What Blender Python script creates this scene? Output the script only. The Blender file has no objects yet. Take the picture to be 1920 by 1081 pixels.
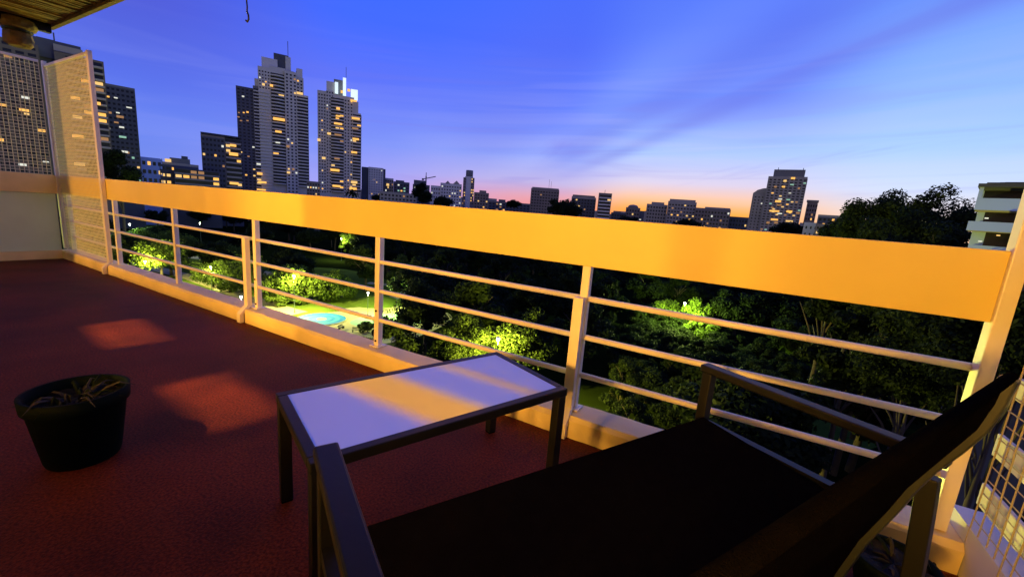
import bpy, math, random
import numpy as np
from mathutils import Vector, Matrix
random.seed(7); rng = np.random.default_rng(7)
sc = bpy.context.scene
C = sc.collection
R = math.radians

# ------------------------------------------------------------------ camera
EYE = np.array([0.0, 0.0, 1.2])
FPX = 774.3
YAW, PITCH, ROLL = R(-28.994), R(-10.62), R(4.512)
_f = np.array([math.sin(YAW)*math.cos(PITCH), math.cos(YAW)*math.cos(PITCH), math.sin(PITCH)])
_r0 = np.array([math.cos(YAW), -math.sin(YAW), 0.0]); _u0 = np.cross(_r0, _f)
_r = math.cos(ROLL)*_r0 + math.sin(ROLL)*_u0
_u = -math.sin(ROLL)*_r0 + math.cos(ROLL)*_u0
cd = bpy.data.cameras.new('camera'); cam = bpy.data.objects.new('camera', cd); C.objects.link(cam)
cd.sensor_width = 36.0; cd.lens = FPX/1920*36; cd.clip_start = 0.02; cd.clip_end = 9000
M = Matrix(((_r[0], _u[0], -_f[0], EYE[0]), (_r[1], _u[1], -_f[1], EYE[1]), (_r[2], _u[2], -_f[2], EYE[2]), (0, 0, 0, 1)))
cam.matrix_world = M
sc.camera = cam
def ray(x, y): return _f*FPX + _r*(x-960) - _u*(y-540.5)
GZ = -23.8                                   # street level below the balcony floor
def ground_at(x, y, z=GZ):
    d = ray(x, y); t = (z-EYE[2])/d[2]; return EYE + d*t
def az_of(x, y):
    d = ray(x, y); return math.atan2(d[0], d[1])
def at_dist(x, y, dist):
    d = ray(x, y); return EYE + d*(dist/math.hypot(d[0], d[1]))

# ------------------------------------------------------------------ sky
def lin(c): return tuple((v/255/12.92 if v/255 <= .04045 else ((v/255+.055)/1.055)**2.4) for v in c)
world = bpy.data.worlds.new('World'); sc.world = world; world.use_nodes = True
nt = world.node_tree; N = nt.nodes; Lk = nt.links; N.clear()
def node(t, **kw):
    n = N.new(t)
    for k, v in kw.items(): setattr(n, k, v)
    return n
def mth(op, a, b=None, c=None, clamp=False):
    n = node('ShaderNodeMath', operation=op, use_clamp=clamp)
    for i, v in enumerate((a, b, c)):
        if v is None: continue
        if isinstance(v, (int, float)): n.inputs[i].default_value = v
        else: Lk.new(v, n.inputs[i])
    return n.outputs[0]
def mrange(v, a, b, smooth=True):
    n = node('ShaderNodeMapRange', interpolation_type='SMOOTHSTEP' if smooth else 'LINEAR')
    Lk.new(v, n.inputs[0]); n.inputs[1].default_value = a; n.inputs[2].default_value = b
    return n.outputs[0]
def mixc(fac, a, b, mode='MIX'):
    n = node('ShaderNodeMix', data_type='RGBA', blend_type=mode)
    if isinstance(fac, (int, float)): n.inputs[0].default_value = fac
    else: Lk.new(fac, n.inputs[0])
    for k, v in ((6, a), (7, b)):
        if isinstance(v, tuple): n.inputs[k].default_value = (*v, 1)
        else: Lk.new(v, n.inputs[k])
    return n.outputs[2]
def ramp(fac, stops):
    n = node('ShaderNodeValToRGB'); cr = n.color_ramp
    while len(cr.elements) < len(stops): cr.elements.new(.5)
    for e, (deg, c) in zip(cr.elements, stops):
        e.position = max(0, min(1, deg/90)); e.color = (*lin(c), 1)
    Lk.new(fac, n.inputs[0]); return n.outputs[0]
tc = node('ShaderNodeTexCoord'); sep = node('ShaderNodeSeparateXYZ'); Lk.new(tc.outputs['Generated'], sep.inputs[0])
sx, sy, sz = sep.outputs
el = mth('MULTIPLY', mth('ARCSINE', mth('MAXIMUM', sz, 0.0)), 2/math.pi)          # 0 horizon .. 1 zenith
az = mth('MULTIPLY', mth('ARCTAN2', sx, sy), 180/math.pi)
# slow warping so that the colour bands are not perfectly level
wn = node('ShaderNodeTexNoise'); wn.inputs['Scale'].default_value = 3.0; wn.inputs['Detail'].default_value = 3
Lk.new(tc.outputs['Generated'], wn.inputs['Vector'])
elw = mth('ADD', el, mth('MULTIPLY', mth('SUBTRACT', wn.outputs[0], .5), .05))
far = ramp(elw, [(0, (118, 140, 228)), (5, (98, 128, 236)), (10, (84, 108, 228)), (17, (76, 88, 210)), (27, (62, 78, 200)), (45, (52, 72, 200)), (90, (40, 58, 165))])
mid = ramp(elw, [(0, (176, 160, 228)), (3, (160, 160, 240)), (7, (120, 142, 242)), (13, (90, 112, 242)), (20, (62, 102, 250)), (32, (44, 100, 252)), (90, (38, 66, 185))])
pink = ramp(el, [(0, (240, 140, 130)), (2, (226, 158, 172)), (4, (186, 176, 226)), (7, (146, 166, 246)), (12, (100, 130, 248)), (20, (66, 106, 250)), (32, (44, 106, 254)), (90, (36, 66, 190))])
sun = ramp(el, [(0, (255, 146, 34)), (1.5, (255, 172, 74)), (3.1, (248, 196, 158)), (5.0, (214, 206, 234)), (8.5, (166, 196, 254)), (14, (112, 146, 252)), (22, (84, 122, 248)), (34, (58, 112, 248)), (90, (38, 70, 195))])
right = ramp(el, [(0, (246, 196, 150)), (2, (238, 216, 206)), (5, (206, 220, 250)), (9, (168, 204, 255)), (16, (126, 172, 255)), (26, (92, 142, 250)), (40, (66, 116, 238)), (90, (40, 70, 190))])
col = mixc(mrange(az, -72, -50), far, mid)
col = mixc(mrange(az, -50, -26), col, pink)
col = mixc(mrange(az, -24, -13), col, sun)
col = mixc(mrange(az, -1, 13), col, right)
col = mixc(mrange(az, 30, 100), col, far)
# unseen lilac grey twilight arch opposite the sunset, raised to light the tower faces
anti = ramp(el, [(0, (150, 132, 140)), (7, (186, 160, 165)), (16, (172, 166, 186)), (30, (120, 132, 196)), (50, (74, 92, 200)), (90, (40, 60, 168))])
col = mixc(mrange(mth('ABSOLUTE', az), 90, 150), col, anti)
# high thin cloud: planar coordinates, streaks running from the sunset towards the upper right
den = mth('ADD', mth('MAXIMUM', sz, 0.0), .06)
cx = mth('DIVIDE', sx, den); cy = mth('DIVIDE', sy, den)
ca, sa = math.cos(R(-39.2)), math.sin(R(-39.2))
cu = mth('ADD', mth('MULTIPLY', cx, ca), mth('MULTIPLY', cy, -sa))     # across the streaks
cv = mth('ADD', mth('MULTIPLY', cx, sa), mth('MULTIPLY', cy, ca))
comb = node('ShaderNodeCombineXYZ'); Lk.new(mth('MULTIPLY', cu, .95), comb.inputs[0]); Lk.new(mth('MULTIPLY', cv, .16), comb.inputs[1])
cn = node('ShaderNodeTexNoise'); cn.inputs['Scale'].default_value = 1.0; cn.inputs['Detail'].default_value = 5; cn.inputs['Roughness'].default_value = .55; cn.inputs['Distortion'].default_value = .5
Lk.new(comb.outputs[0], cn.inputs['Vector'])
cl = mrange(cn.outputs[0], .52, .76)
cfade = mth('MULTIPLY', mrange(el, .015, .10), mrange(az, -70, -15))
col = mixc(mth('MULTIPLY', mth('MULTIPLY', cl, cfade), .55), col, lin((108, 104, 222)))
def gauss(c0, w): q_ = mth('DIVIDE', mth('SUBTRACT', mth('ADD', cu, mth('MULTIPLY', mth('SUBTRACT', cn.outputs[0], .5), .22)), c0), w); return mth('EXPONENT', mth('MULTIPLY', mth('MULTIPLY', q_, q_), -1.0))
stk = mth('ADD', mth('MULTIPLY', gauss(1.86, .14), .36), mth('ADD', mth('MULTIPLY', gauss(1.45, .22), .32), mth('MULTIPLY', gauss(.5, .45), .26)))
col = mixc(mth('MULTIPLY', stk, mth('MULTIPLY', mrange(el, .045, .10), mrange(cv, -3.5, -1.0))), col, lin((92, 98, 218)))
lite = mth('ADD', mth('MULTIPLY', gauss(1.12, .20), .09), mth('MULTIPLY', gauss(2.35, .25), .12))
col = mixc(mth('MULTIPLY', lite, mth('MULTIPLY', mrange(el, .03, .08), mrange(cv, -4.0, -1.5))), col, lin((168, 186, 252)))
# low level streaks near the horizon, pale against the blue
comb2 = node('ShaderNodeCombineXYZ'); Lk.new(mth('MULTIPLY', az, .030), comb2.inputs[0]); Lk.new(mth('MULTIPLY', mth('ADD', el, mth('MULTIPLY', az, -.0004)), 46), comb2.inputs[1])
cn2 = node('ShaderNodeTexNoise'); cn2.inputs['Scale'].default_value = .8; cn2.inputs['Detail'].default_value = 3; cn2.inputs['Distortion'].default_value = .8
Lk.new(comb2.outputs[0], cn2.inputs['Vector'])
band2 = mth('MULTIPLY', mrange(el, .012, .05), mrange(el, .26, .07))
st = mth('MULTIPLY', mth('MULTIPLY', mrange(cn2.outputs[0], .44, .66), band2), .15)
col = mixc(st, col, mixc(mrange(az, -45, -15), lin((150, 158, 240)), lin((224, 214, 240))))
st2 = mth('MULTIPLY', mth('MULTIPLY', mrange(cn2.outputs[0], .47, .33), band2), mth('MULTIPLY', mrange(az, -75, -35), .22))
col = mixc(st2, col, lin((128, 116, 214)))
# physical twilight sky adds the low glow of a sun that has just set
sky = node('ShaderNodeTexSky', sky_type='NISHITA'); sky.sun_disc = False
sky.sun_elevation = R(-1.0); sky.sun_rotation = R(-6); sky.altitude = 30
skyg = mixc(.02, (0.0, 0.0, 0.0), sky.outputs[0])
col = mixc(1.0, col, skyg, 'ADD')
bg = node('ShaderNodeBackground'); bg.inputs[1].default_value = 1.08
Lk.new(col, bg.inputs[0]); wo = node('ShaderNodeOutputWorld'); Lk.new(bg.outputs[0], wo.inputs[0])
world.cycles.sampling_method = 'MANUAL'; world.cycles.sample_map_resolution = 512

sd = bpy.data.lights.new('sun', 'SUN'); so = bpy.data.objects.new('sun', sd); C.objects.link(so)
sd.energy = 0.03; sd.angle = R(12); sd.color = (1, .62, .34)
so.rotation_euler = Vector((math.sin(R(-6)), math.cos(R(-6)), math.tan(R(2)))).to_track_quat('Z', 'Y').to_euler()
sc.view_settings.view_transform = 'Standard'; sc.view_settings.look = 'None'
sc.view_settings.exposure = 0.0; sc.view_settings.gamma = 1.0; sc.view_settings.use_curve_mapping = False
sc.cycles.max_bounces = 4; sc.cycles.diffuse_bounces = 3; sc.cycles.glossy_bounces = 3; sc.cycles.transparent_max_bounces = 12; sc.cycles.sample_clamp_indirect = 4.0
sc.cycles.use_denoising = True

# ------------------------------------------------------------------ materials
MATS = {}
def mat(name, col, rough=.7, var=.0, vscale=3.0, bump=0.0, bscale=40.0, metal=0.0, spec=.5, emit=None, estr=1.0, detail=4):
    if name in MATS: return MATS[name]
    m = bpy.data.materials.new(name); m.use_nodes = True; MATS[name] = m
    t = m.node_tree; b = t.nodes['Principled BSDF']
    b.inputs['Base Color'].default_value = (*col, 1); b.inputs['Roughness'].default_value = rough
    b.inputs['Metallic'].default_value = metal; b.inputs['Specular IOR Level'].default_value = spec
    tcn = t.nodes.new('ShaderNodeTexCoord')
    if var:
        n = t.nodes.new('ShaderNodeTexNoise'); n.inputs['Scale'].default_value = vscale; n.inputs['Detail'].default_value = detail
        t.links.new(tcn.outputs['Object'], n.inputs['Vector'])
        r = t.nodes.new('ShaderNodeValToRGB')
        r.color_ramp.elements[0].position = .3; r.color_ramp.elements[1].position = .72
        r.color_ramp.elements[0].color = (*[max(0, c*(1-var)) for c in col], 1); r.color_ramp.elements[1].color = (*[min(1, c*(1+var)) for c in col], 1)
        t.links.new(n.outputs[0], r.inputs[0]); t.links.new(r.outputs[0], b.inputs['Base Color'])
    if bump:
        n2 = t.nodes.new('ShaderNodeTexNoise'); n2.inputs['Scale'].default_value = bscale; n2.inputs['Detail'].default_value = 3
        t.links.new(tcn.outputs['Object'], n2.inputs['Vector'])
        bp = t.nodes.new('ShaderNodeBump'); bp.inputs['Strength'].default_value = bump; bp.inputs['Distance'].default_value = .01
        t.links.new(n2.outputs[0], bp.inputs['Height']); t.links.new(bp.outputs[0], b.inputs['Normal'])
    if emit:
        b.inputs['Emission Color'].default_value = (*emit, 1); b.inputs['Emission Strength'].default_value = estr
        m.cycles.emission_sampling = 'NONE'
    return m
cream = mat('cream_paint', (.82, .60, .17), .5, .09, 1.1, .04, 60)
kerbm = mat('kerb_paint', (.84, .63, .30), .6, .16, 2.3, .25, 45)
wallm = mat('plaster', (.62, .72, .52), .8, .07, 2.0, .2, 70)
def floormat():
    m = mat('red_floor_paint', (.100, .0165, .0045), .62, .45, 1.7, .35, 150, detail=9, spec=.12); t = m.node_tree; b = t.nodes['Principled BSDF']
    src = b.inputs['Base Color'].links[0].from_socket; tcn = t.nodes.new('ShaderNodeTexCoord')
    n = t.nodes.new('ShaderNodeTexNoise'); n.inputs['Scale'].default_value = 95; n.inputs['Detail'].default_value = 2; t.links.new(tcn.outputs['Object'], n.inputs[0])
    r = t.nodes.new('ShaderNodeMapRange'); r.inputs[1].default_value = .35; r.inputs[2].default_value = .68; r.inputs[3].default_value = .55; r.inputs[4].default_value = 1.5; t.links.new(n.outputs[0], r.inputs[0])
    x = t.nodes.new('ShaderNodeMix'); x.data_type = 'RGBA'; x.blend_type = 'MULTIPLY'; x.inputs[0].default_value = 1; t.links.new(src, x.inputs[6]); t.links.new(r.outputs[0], x.inputs[7])
    # worn, dusty areas
    n2 = t.nodes.new('ShaderNodeTexNoise'); n2.inputs['Scale'].default_value = 3.1; n2.inputs['Detail'].default_value = 7; n2.inputs['Roughness'].default_value = .7; t.links.new(tcn.outputs['Object'], n2.inputs[0])
    r2 = t.nodes.new('ShaderNodeMapRange'); r2.inputs[1].default_value = .56; r2.inputs[2].default_value = .74; r2.inputs[4].default_value = .35; t.links.new(n2.outputs[0], r2.inputs[0])
    y = t.nodes.new('ShaderNodeMix'); y.data_type = 'RGBA'; y.inputs[7].default_value = (.13, .035, .02, 1); t.links.new(r2.outputs[0], y.inputs[0]); t.links.new(x.outputs[2], y.inputs[6]); t.links.new(y.outputs[2], b.inputs['Base Color'])
    return m
redfloor = floormat()
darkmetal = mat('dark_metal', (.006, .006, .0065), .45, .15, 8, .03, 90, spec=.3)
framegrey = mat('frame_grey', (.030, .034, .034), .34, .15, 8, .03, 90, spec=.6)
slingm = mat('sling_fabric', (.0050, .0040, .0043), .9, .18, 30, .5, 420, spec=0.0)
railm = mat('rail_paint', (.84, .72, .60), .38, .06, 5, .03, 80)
sidewire = mat('side_wire', (.40, .34, .20), .7)
meshm = mat('mesh_wire', (.74, .62, .42), .6)
concrete = mat('slab_concrete', (.40, .38, .34), .85, .12, 1.5, .2, 30)
reedm = mat('reed', (.15, .085, .025), .8, .5, 9, .4, 30)
roomm = mat('room_wall', (.20, .14, .09), .9, .05, 1)
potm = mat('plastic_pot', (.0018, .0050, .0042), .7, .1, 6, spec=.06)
soilm = mat('soil', (.005, .004, .003), .95, .4, 20, .6, 40)
drym = mat('dry_leaf', (.018, .014, .006), .8, .3, 10)
bark = mat('bark', (.045, .032, .022), .9, .3, 2, .4, 8)
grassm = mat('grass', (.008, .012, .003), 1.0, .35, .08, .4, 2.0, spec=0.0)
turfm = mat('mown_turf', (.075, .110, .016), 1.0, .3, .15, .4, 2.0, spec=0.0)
pathm = mat('sandy_path', (.30, .26, .13), .9, .12, .25, .2, 3)
poolb = mat('pool_blue', (.02, .17, .42), .5, .12, .8)
poolc = mat('pool_cyan', (.05, .30, .46), .5, .1, .8)
poolp = mat('pool_pale', (.42, .46, .22), .6, .1, .8)
teal = mat('teal_paving', (.16, .32, .22), .7, .12, .6)
asphalt = mat('asphalt', (.045, .045, .048), .9, .2, .3)
polem = mat('lamp_pole', (.10, .13, .10), .5)
glassd = mat('dark_pane', (.010, .012, .015), .3, spec=.3)
LIT = [mat('pane_amber', (.1, .06, .02), .5, emit=(1, .50, .10), estr=1.25), mat('pane_gold', (.1, .06, .02), .5, emit=(1, .62, .20), estr=1.0),
       mat('pane_white', (.1, .1, .1), .5, emit=(.95, .95, .80), estr=.85), mat('pane_green', (.05, .1, .08), .5, emit=(.45, .85, .62), estr=.6),
       mat('pane_dim', (.1, .06, .02), .5, emit=(.80, .40, .16), estr=.45)]
bulb = mat('lamp_glow', (1, 1, 1), .5, emit=(1, 1, .82), estr=14)
crownlit = mat('lit_crown', (.8, .85, .9), .6, emit=(.75, .92, 1.0), estr=.9)
warmbulb = mat('warm_bulb', (1, .8, .5), .5, emit=(1, .55, .16), estr=6)

def leafmat(name, a, b):
    m = bpy.data.materials.new(name); m.use_nodes = True; t = m.node_tree; p = t.nodes['Principled BSDF']
    g = t.nodes.new('ShaderNodeNewGeometry'); oi = t.nodes.new('ShaderNodeObjectInfo')
    rm = t.nodes.new('ShaderNodeMix'); rm.data_type = 'RGBA'
    rm.inputs[6].default_value = (*a, 1); rm.inputs[7].default_value = (*b, 1)
    ad = t.nodes.new('ShaderNodeMath'); ad.operation = 'MULTIPLY_ADD'; ad.inputs[1].default_value = .6
    mu = t.nodes.new('ShaderNodeMath'); mu.operation = 'MULTIPLY'; mu.inputs[1].default_value = .4
    t.links.new(oi.outputs['Random'], mu.inputs[0]); t.links.new(g.outputs['Random Per Island'], ad.inputs[0]); t.links.new(mu.outputs[0], ad.inputs[2])
    t.links.new(ad.outputs[0], rm.inputs[0]); t.links.new(rm.outputs[2], p.inputs['Base Color'])
    p.inputs['Roughness'].default_value = .65; p.inputs['Specular IOR Level'].default_value = .08
    tr = t.nodes.new('ShaderNodeBsdfTranslucent'); t.links.new(rm.outputs[2], tr.inputs[0])
    ms = t.nodes.new('ShaderNodeMixShader'); ms.inputs[0].default_value = .4
    t.links.new(p.outputs[0], ms.inputs[1]); t.links.new(tr.outputs[0], ms.inputs[2])
    t.links.new(ms.outputs[0], t.nodes['Material Output'].inputs[0])
    return m
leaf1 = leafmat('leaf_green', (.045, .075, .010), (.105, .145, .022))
leaf2 = leafmat('leaf_darkened', (.007, .012, .005), (.022, .033, .010))  # darkness of the unlit wood put into a darker leaf colour

def glassmat():
    m = bpy.data.materials.new('frosted_glass'); m.use_nodes = True; t = m.node_tree; p = t.nodes['Principled BSDF']
    p.inputs['Base Color'].default_value = (.88, .80, .50, 1); p.inputs['Roughness'].default_value = .5
    gl = t.nodes.new('ShaderNodeBsdfGlossy'); gl.inputs['Color'].default_value = (.90, .98, .88, 1); gl.inputs['Roughness'].default_value = .055
    n = t.nodes.new('ShaderNodeTexNoise'); n.inputs['Scale'].default_value = 260; tcn = t.nodes.new('ShaderNodeTexCoord'); t.links.new(tcn.outputs['Object'], n.inputs[0])
    bp = t.nodes.new('ShaderNodeBump'); bp.inputs['Strength'].default_value = .06; bp.inputs['Distance'].default_value = .002
    t.links.new(n.outputs[0], bp.inputs['Height']); t.links.new(bp.outputs[0], gl.inputs['Normal'])
    tl = t.nodes.new('ShaderNodeBsdfTranslucent'); tl.inputs[0].default_value = (.86, .84, .68, 1)
    m1 = t.nodes.new('ShaderNodeMixShader'); m1.inputs[0].default_value = .2; t.links.new(p.outputs[0], m1.inputs[1]); t.links.new(tl.outputs[0], m1.inputs[2])
    m2 = t.nodes.new('ShaderNodeMixShader'); m2.inputs[0].default_value = .50
    t.links.new(m1.outputs[0], m2.inputs[1]); t.links.new(gl.outputs[0], m2.inputs[2])
    t.links.new(m2.outputs[0], t.nodes['Material Output'].inputs[0]); return m
frost = glassmat()

# ------------------------------------------------------------------ mesh helpers
class MB:
    def __init__(s): s.v = []; s.f = []
    def add(s, vs, fs):
        o = len(s.v); s.v += [tuple(map(float, v)) for v in vs]; s.f += [tuple(i+o for i in f) for f in fs]; return s
    def box(s, x0, x1, y0, y1, z0, z1):
        return s.add([(x0, y0, z0), (x1, y0, z0), (x1, y1, z0), (x0, y1, z0), (x0, y0, z1), (x1, y0, z1), (x1, y1, z1), (x0, y1, z1)],
                     [(3, 2, 1, 0), (4, 5, 6, 7), (0, 1, 5, 4), (1, 2, 6, 5), (2, 3, 7, 6), (3, 0, 4, 7)])
    def tube(s, pts, rad, n=8, caps=True):
        pts = [Vector(p) for p in pts]; rr = rad if isinstance(rad, (list, tuple)) else [rad]*len(pts)
        rings = []; ref = None
        for i, p in enumerate(pts):
            d = (pts[min(i+1, len(pts)-1)] - pts[max(i-1, 0)]).normalized()
            if ref is None: ref = Vector((0, 0, 1)) if abs(d.z) < .9 else Vector((1, 0, 0))
            a = d.cross(ref).normalized(); b = a.cross(d).normalized(); ref = b
            rings.append([p + (a*math.cos(2*math.pi*k/n) + b*math.sin(2*math.pi*k/n))*rr[i] for k in range(n)])
        vs = [v for r in rings for v in r]; fs = []
        for i in range(len(pts)-1):
            for k in range(n): fs.append((i*n+k, i*n+(k+1) % n, (i+1)*n+(k+1) % n, (i+1)*n+k))
        if caps: fs += [tuple(range(n))[::-1], tuple((len(pts)-1)*n+k for k in range(n))]
        return s.add(vs, fs)
    def lathe(s, prof, n=24, c=(0, 0, 0), cap=True):
        vs = []; fs = []
        for (r, z) in prof:
            for k in range(n): vs.append((c[0]+r*math.cos(2*math.pi*k/n), c[1]+r*math.sin(2*math.pi*k/n), c[2]+z))
        for i in range(len(prof)-1):
            for k in range(n): fs.append((i*n+k, i*n+(k+1) % n, (i+1)*n+(k+1) % n, (i+1)*n+k))
        if cap: fs += [tuple(range(n))[::-1], tuple((len(prof)-1)*n+k for k in range(n))]
        return s.add(vs, fs)
    def prism(s, poly, z0, z1):
        n = len(poly)
        return s.add([(x, y, z0) for x, y in poly]+[(x, y, z1) for x, y in poly],
                     [tuple(range(n))[::-1], tuple(range(n, 2*n))]+[(k, (k+1) % n, n+(k+1) % n, n+k) for k in range(n)])
    def strip(s, rowa, rowb, thick):           # a sheet with thickness between two polylines, offset along the normal
        pass
    def mesh(s, name, m, smooth=False):
        me = bpy.data.meshes.new(name); me.from_pydata(s.v, [], s.f); me.update()
        me.materials.append(m)
        if smooth:
            for p in me.polygons: p.use_smooth = True
        return me
    def build(s, name, m, parent=None, smooth=False, bevel=0.0):
        o = bpy.data.objects.new(name, s.mesh(name, m, smooth)); C.objects.link(o)
        if parent: o.parent = parent
        if bevel:
            b = o.modifiers.new('bevel', 'BEVEL'); b.width = bevel; b.segments = 2; b.limit_method = 'ANGLE'
        return o
def tag(o, label=None, cat=None, group=None, kind=None):
    if label: o['label'] = label
    if cat: o['category'] = cat
    if group: o['group'] = group
    if kind: o['kind'] = kind
    return o
def empty(name, loc=(0, 0, 0), rz=0.0):
    o = bpy.data.objects.new(name, None); C.objects.link(o); o.location = loc; o.rotation_euler = (0, 0, rz); o.empty_display_size = .2; return o
def inst(name, me, parent, loc=(0, 0, 0), rz=0.0, scale=None):
    o = bpy.data.objects.new(name, me); C.objects.link(o); o.parent = parent; o.location = loc; o.rotation_euler = (0, 0, rz)
    if scale: o.scale = scale
    return o
def struct(o): o['kind'] = 'structure'; return o

# ------------------------------------------------------------------ ground, park surfaces
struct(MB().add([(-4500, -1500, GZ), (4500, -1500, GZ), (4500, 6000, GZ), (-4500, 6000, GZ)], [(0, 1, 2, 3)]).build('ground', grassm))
def blob(cx, cy, rx, ry, n, rz, wob, seed):
    r = random.Random(seed); ph = [r.uniform(0, 6.28) for _ in range(4)]; out = []
    for k in range(n):
        a = 2*math.pi*k/n; q = 1 + wob*(math.sin(2*a+ph[0])*.5+math.sin(3*a+ph[1])*.4+math.sin(5*a+ph[2])*.2)
        x, y = rx*q*math.cos(a), ry*q*math.sin(a)
        out.append((cx+x*math.cos(rz)-y*math.sin(rz), cy+x*math.sin(rz)+y*math.cos(rz)))
    return out
def sheet(name, poly, z, m): return struct(MB().add([(x, y, z) for x, y in poly], [tuple(range(len(poly)))]).build(name, m))
pc = ground_at(603, 598)
VD = Vector((pc[0], pc[1])).normalized(); VR = math.atan2(VD.y, VD.x)
def pt(px, py): g = ground_at(px, py); return (g[0], g[1])
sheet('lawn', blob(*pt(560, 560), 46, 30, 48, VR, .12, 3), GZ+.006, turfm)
sheet('plaza', blob(*pt(690, 606), 13, 19, 48, VR+.3, .10, 5), GZ+.014, pathm)
sheet('path', blob(*pt(735, 600), 5, 9, 40, VR+.2, .08, 8), GZ+.022, teal)
pr = 4.7
for nm, r0, m, dz in (('paddling_pool', pr, poolb, .030), ('pool_ring', pr*.74, poolc, .038), ('pool_ring', pr*.56, poolb, .046), ('pool_ring', pr*.40, poolc, .054), ('pool_center', pr*.20, poolp, .062)):
    sheet(nm, [(pc[0]+r0*math.cos(a*2*math.pi/40), pc[1]+r0*math.sin(a*2*math.pi/40)) for a in range(40)], GZ+dz, m)
# raised rim round the pool floor
struct(MB().lathe([(pr, 0), (pr+.02, .12), (pr+.28, .12), (pr+.30, 0)], 48, (pc[0], pc[1], GZ+.016), cap=False).build('pool_rim', pathm))
mc = ground_at(705, 566)
struct(MB().lathe([(6.5, 0), (5.2, .5), (3.6, 1.0), (1.8, 1.35), (.05, 1.5)], 32, (mc[0], mc[1], GZ+.008), cap=False).build('grass_mound', turfm, smooth=True))
def ribbon(name, pix, w, z, m):
    pts = [Vector((*pt(*q), 0)) for q in pix]; vs = []; fs = []
    for i, p in enumerate(pts):
        d = (pts[min(i+1, len(pts)-1)]-pts[max(i-1, 0)]).normalized(); nrm = Vector((-d.y, d.x, 0))
        vs += [(p.x+nrm.x*w/2, p.y+nrm.y*w/2, z), (p.x-nrm.x*w/2, p.y-nrm.y*w/2, z)]
        if i: fs.append((2*i-2, 2*i, 2*i+1, 2*i-1))
    return struct(MB().add(vs, fs).build(name, m))
ribbon('path', [(640, 582), (690, 577), (735, 560), (760, 545), (740, 535), (690, 530)], 3.2, GZ+.030, pathm)
ribbon('path', [(560, 588), (500, 572), (440, 548), (360, 520), (290, 503), (230, 480)], 4.5, GZ+.026, pathm)
ribbon('path', [(650, 555), (560, 530), (470, 505), (400, 486), (320, 478), (260, 466)], 5.0, GZ+.024, pathm)
ribbon('path', [(1380, 700), (1440, 722), (1500, 742), (1560, 770)], 2.6, GZ+.024, pathm)
sheet('lawn', blob(*pt(1440, 780), 12, 8, 40, .4, .12, 13), GZ+.006, turfm)
sheet('lawn', blob(*pt(330, 492), 50, 26, 40, R(160), .12, 14), GZ+.009, turfm)

# ------------------------------------------------------------------ trees
def crown_mesh(name, m, rx, rz, nlobe, nleaf, size, seed, flat=1.0):
    g = np.random.default_rng(seed)
    # lobes spread over an ellipsoid, leaves on shells round the lobes
    L = g.normal(size=(nlobe, 3)); L /= np.linalg.norm(L, axis=1)[:, None]
    L *= (g.uniform(.25, .95, nlobe)**.6)[:, None]; L[:, 2] = L[:, 2]*.9
    L *= np.array([rx, rx, rz]); lr = g.uniform(.20, .42, nlobe)*rx
    k = g.integers(0, nlobe, nleaf)
    d = g.normal(size=(nleaf, 3)); d /= np.linalg.norm(d, axis=1)[:, None]
    rr = g.uniform(.45, 1.08, nleaf)
    c = L[k] + d*(lr[k]*rr)[:, None]*np.array([1, 1, .75*flat])
    keep = c[:, 2] > -rz*.8; c = c[keep]; d = d[keep]; n = len(c)
    nrm = d + g.normal(size=(n, 3))*.7 + np.array([0, 0, .35]); nrm /= np.linalg.norm(nrm, axis=1)[:, None]
    t = np.cross(nrm, g.normal(size=(n, 3))); t /= np.linalg.norm(t, axis=1)[:, None]; b = np.cross(nrm, t)
    s = size*g.uniform(.6, 1.35, n)[:, None]
    v = np.empty((n, 4, 3)); v[:, 0] = c - t*s; v[:, 1] = c + b*s*.55; v[:, 2] = c + t*s; v[:, 3] = c - b*s*.55
    v[:, 1] += nrm*s*.15; v[:, 3] += nrm*s*.15
    me = bpy.data.meshes.new(name); me.vertices.add(n*4); me.vertices.foreach_set('co', v.reshape(-1))
    me.loops.add(n*4); me.loops.foreach_set('vertex_index', np.arange(n*4, dtype=np.int32))
    me.polygons.add(n); me.polygons.foreach_set('loop_start', np.arange(0, n*4, 4, dtype=np.int32))
    me.update(calc_edges=True); me.validate(); me.materials.append(m); return me
def trunk_mesh(name, h, r, spread, seed):
    q = random.Random(seed); mb = MB(); bend = q.uniform(-.4, .4)
    top = h*.62
    mb.tube([(0, 0, -.3), (bend*.3, .1, h*.2), (bend, .2, h*.42), (bend*1.2, .1, top)], [r*1.25, r, r*.75, r*.4], 9)
    for k in range(7):
        a = k*2.4+q.uniform(-.4, .4); z0 = h*q.uniform(.30, .55); ln = spread*q.uniform(.6, .95); up = h*q.uniform(.12, .32)
        mb.tube([(bend*z0/h*2, .1, z0), (math.cos(a)*ln*.5, math.sin(a)*ln*.5, z0+up*.6), (math.cos(a)*ln, math.sin(a)*ln, z0+up)], [r*.42, r*.26, r*.08], 6)
    return mb.mesh(name, bark, True)
TREE = {}   # kind -> (height to crown centre, crown mesh, trunk mesh)
TREE['a'] = (8.0, crown_mesh('crown', leaf1, 5.2, 4.2, 34, 9000, .30, 1), trunk_mesh('trunk', 12, .34, 4.0, 1))
TREE['b'] = (8.6, crown_mesh('crown', leaf1, 4.4, 4.9, 30, 8500, .28, 2), trunk_mesh('trunk', 13, .30, 3.4, 2))
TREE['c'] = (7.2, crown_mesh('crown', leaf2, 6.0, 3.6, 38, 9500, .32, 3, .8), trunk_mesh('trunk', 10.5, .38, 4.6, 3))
TREE['d'] = (8.2, crown_mesh('crown', leaf2, 4.6, 5.2, 28, 8500, .30, 4), trunk_mesh('trunk', 13, .32, 3.4, 4))
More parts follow.
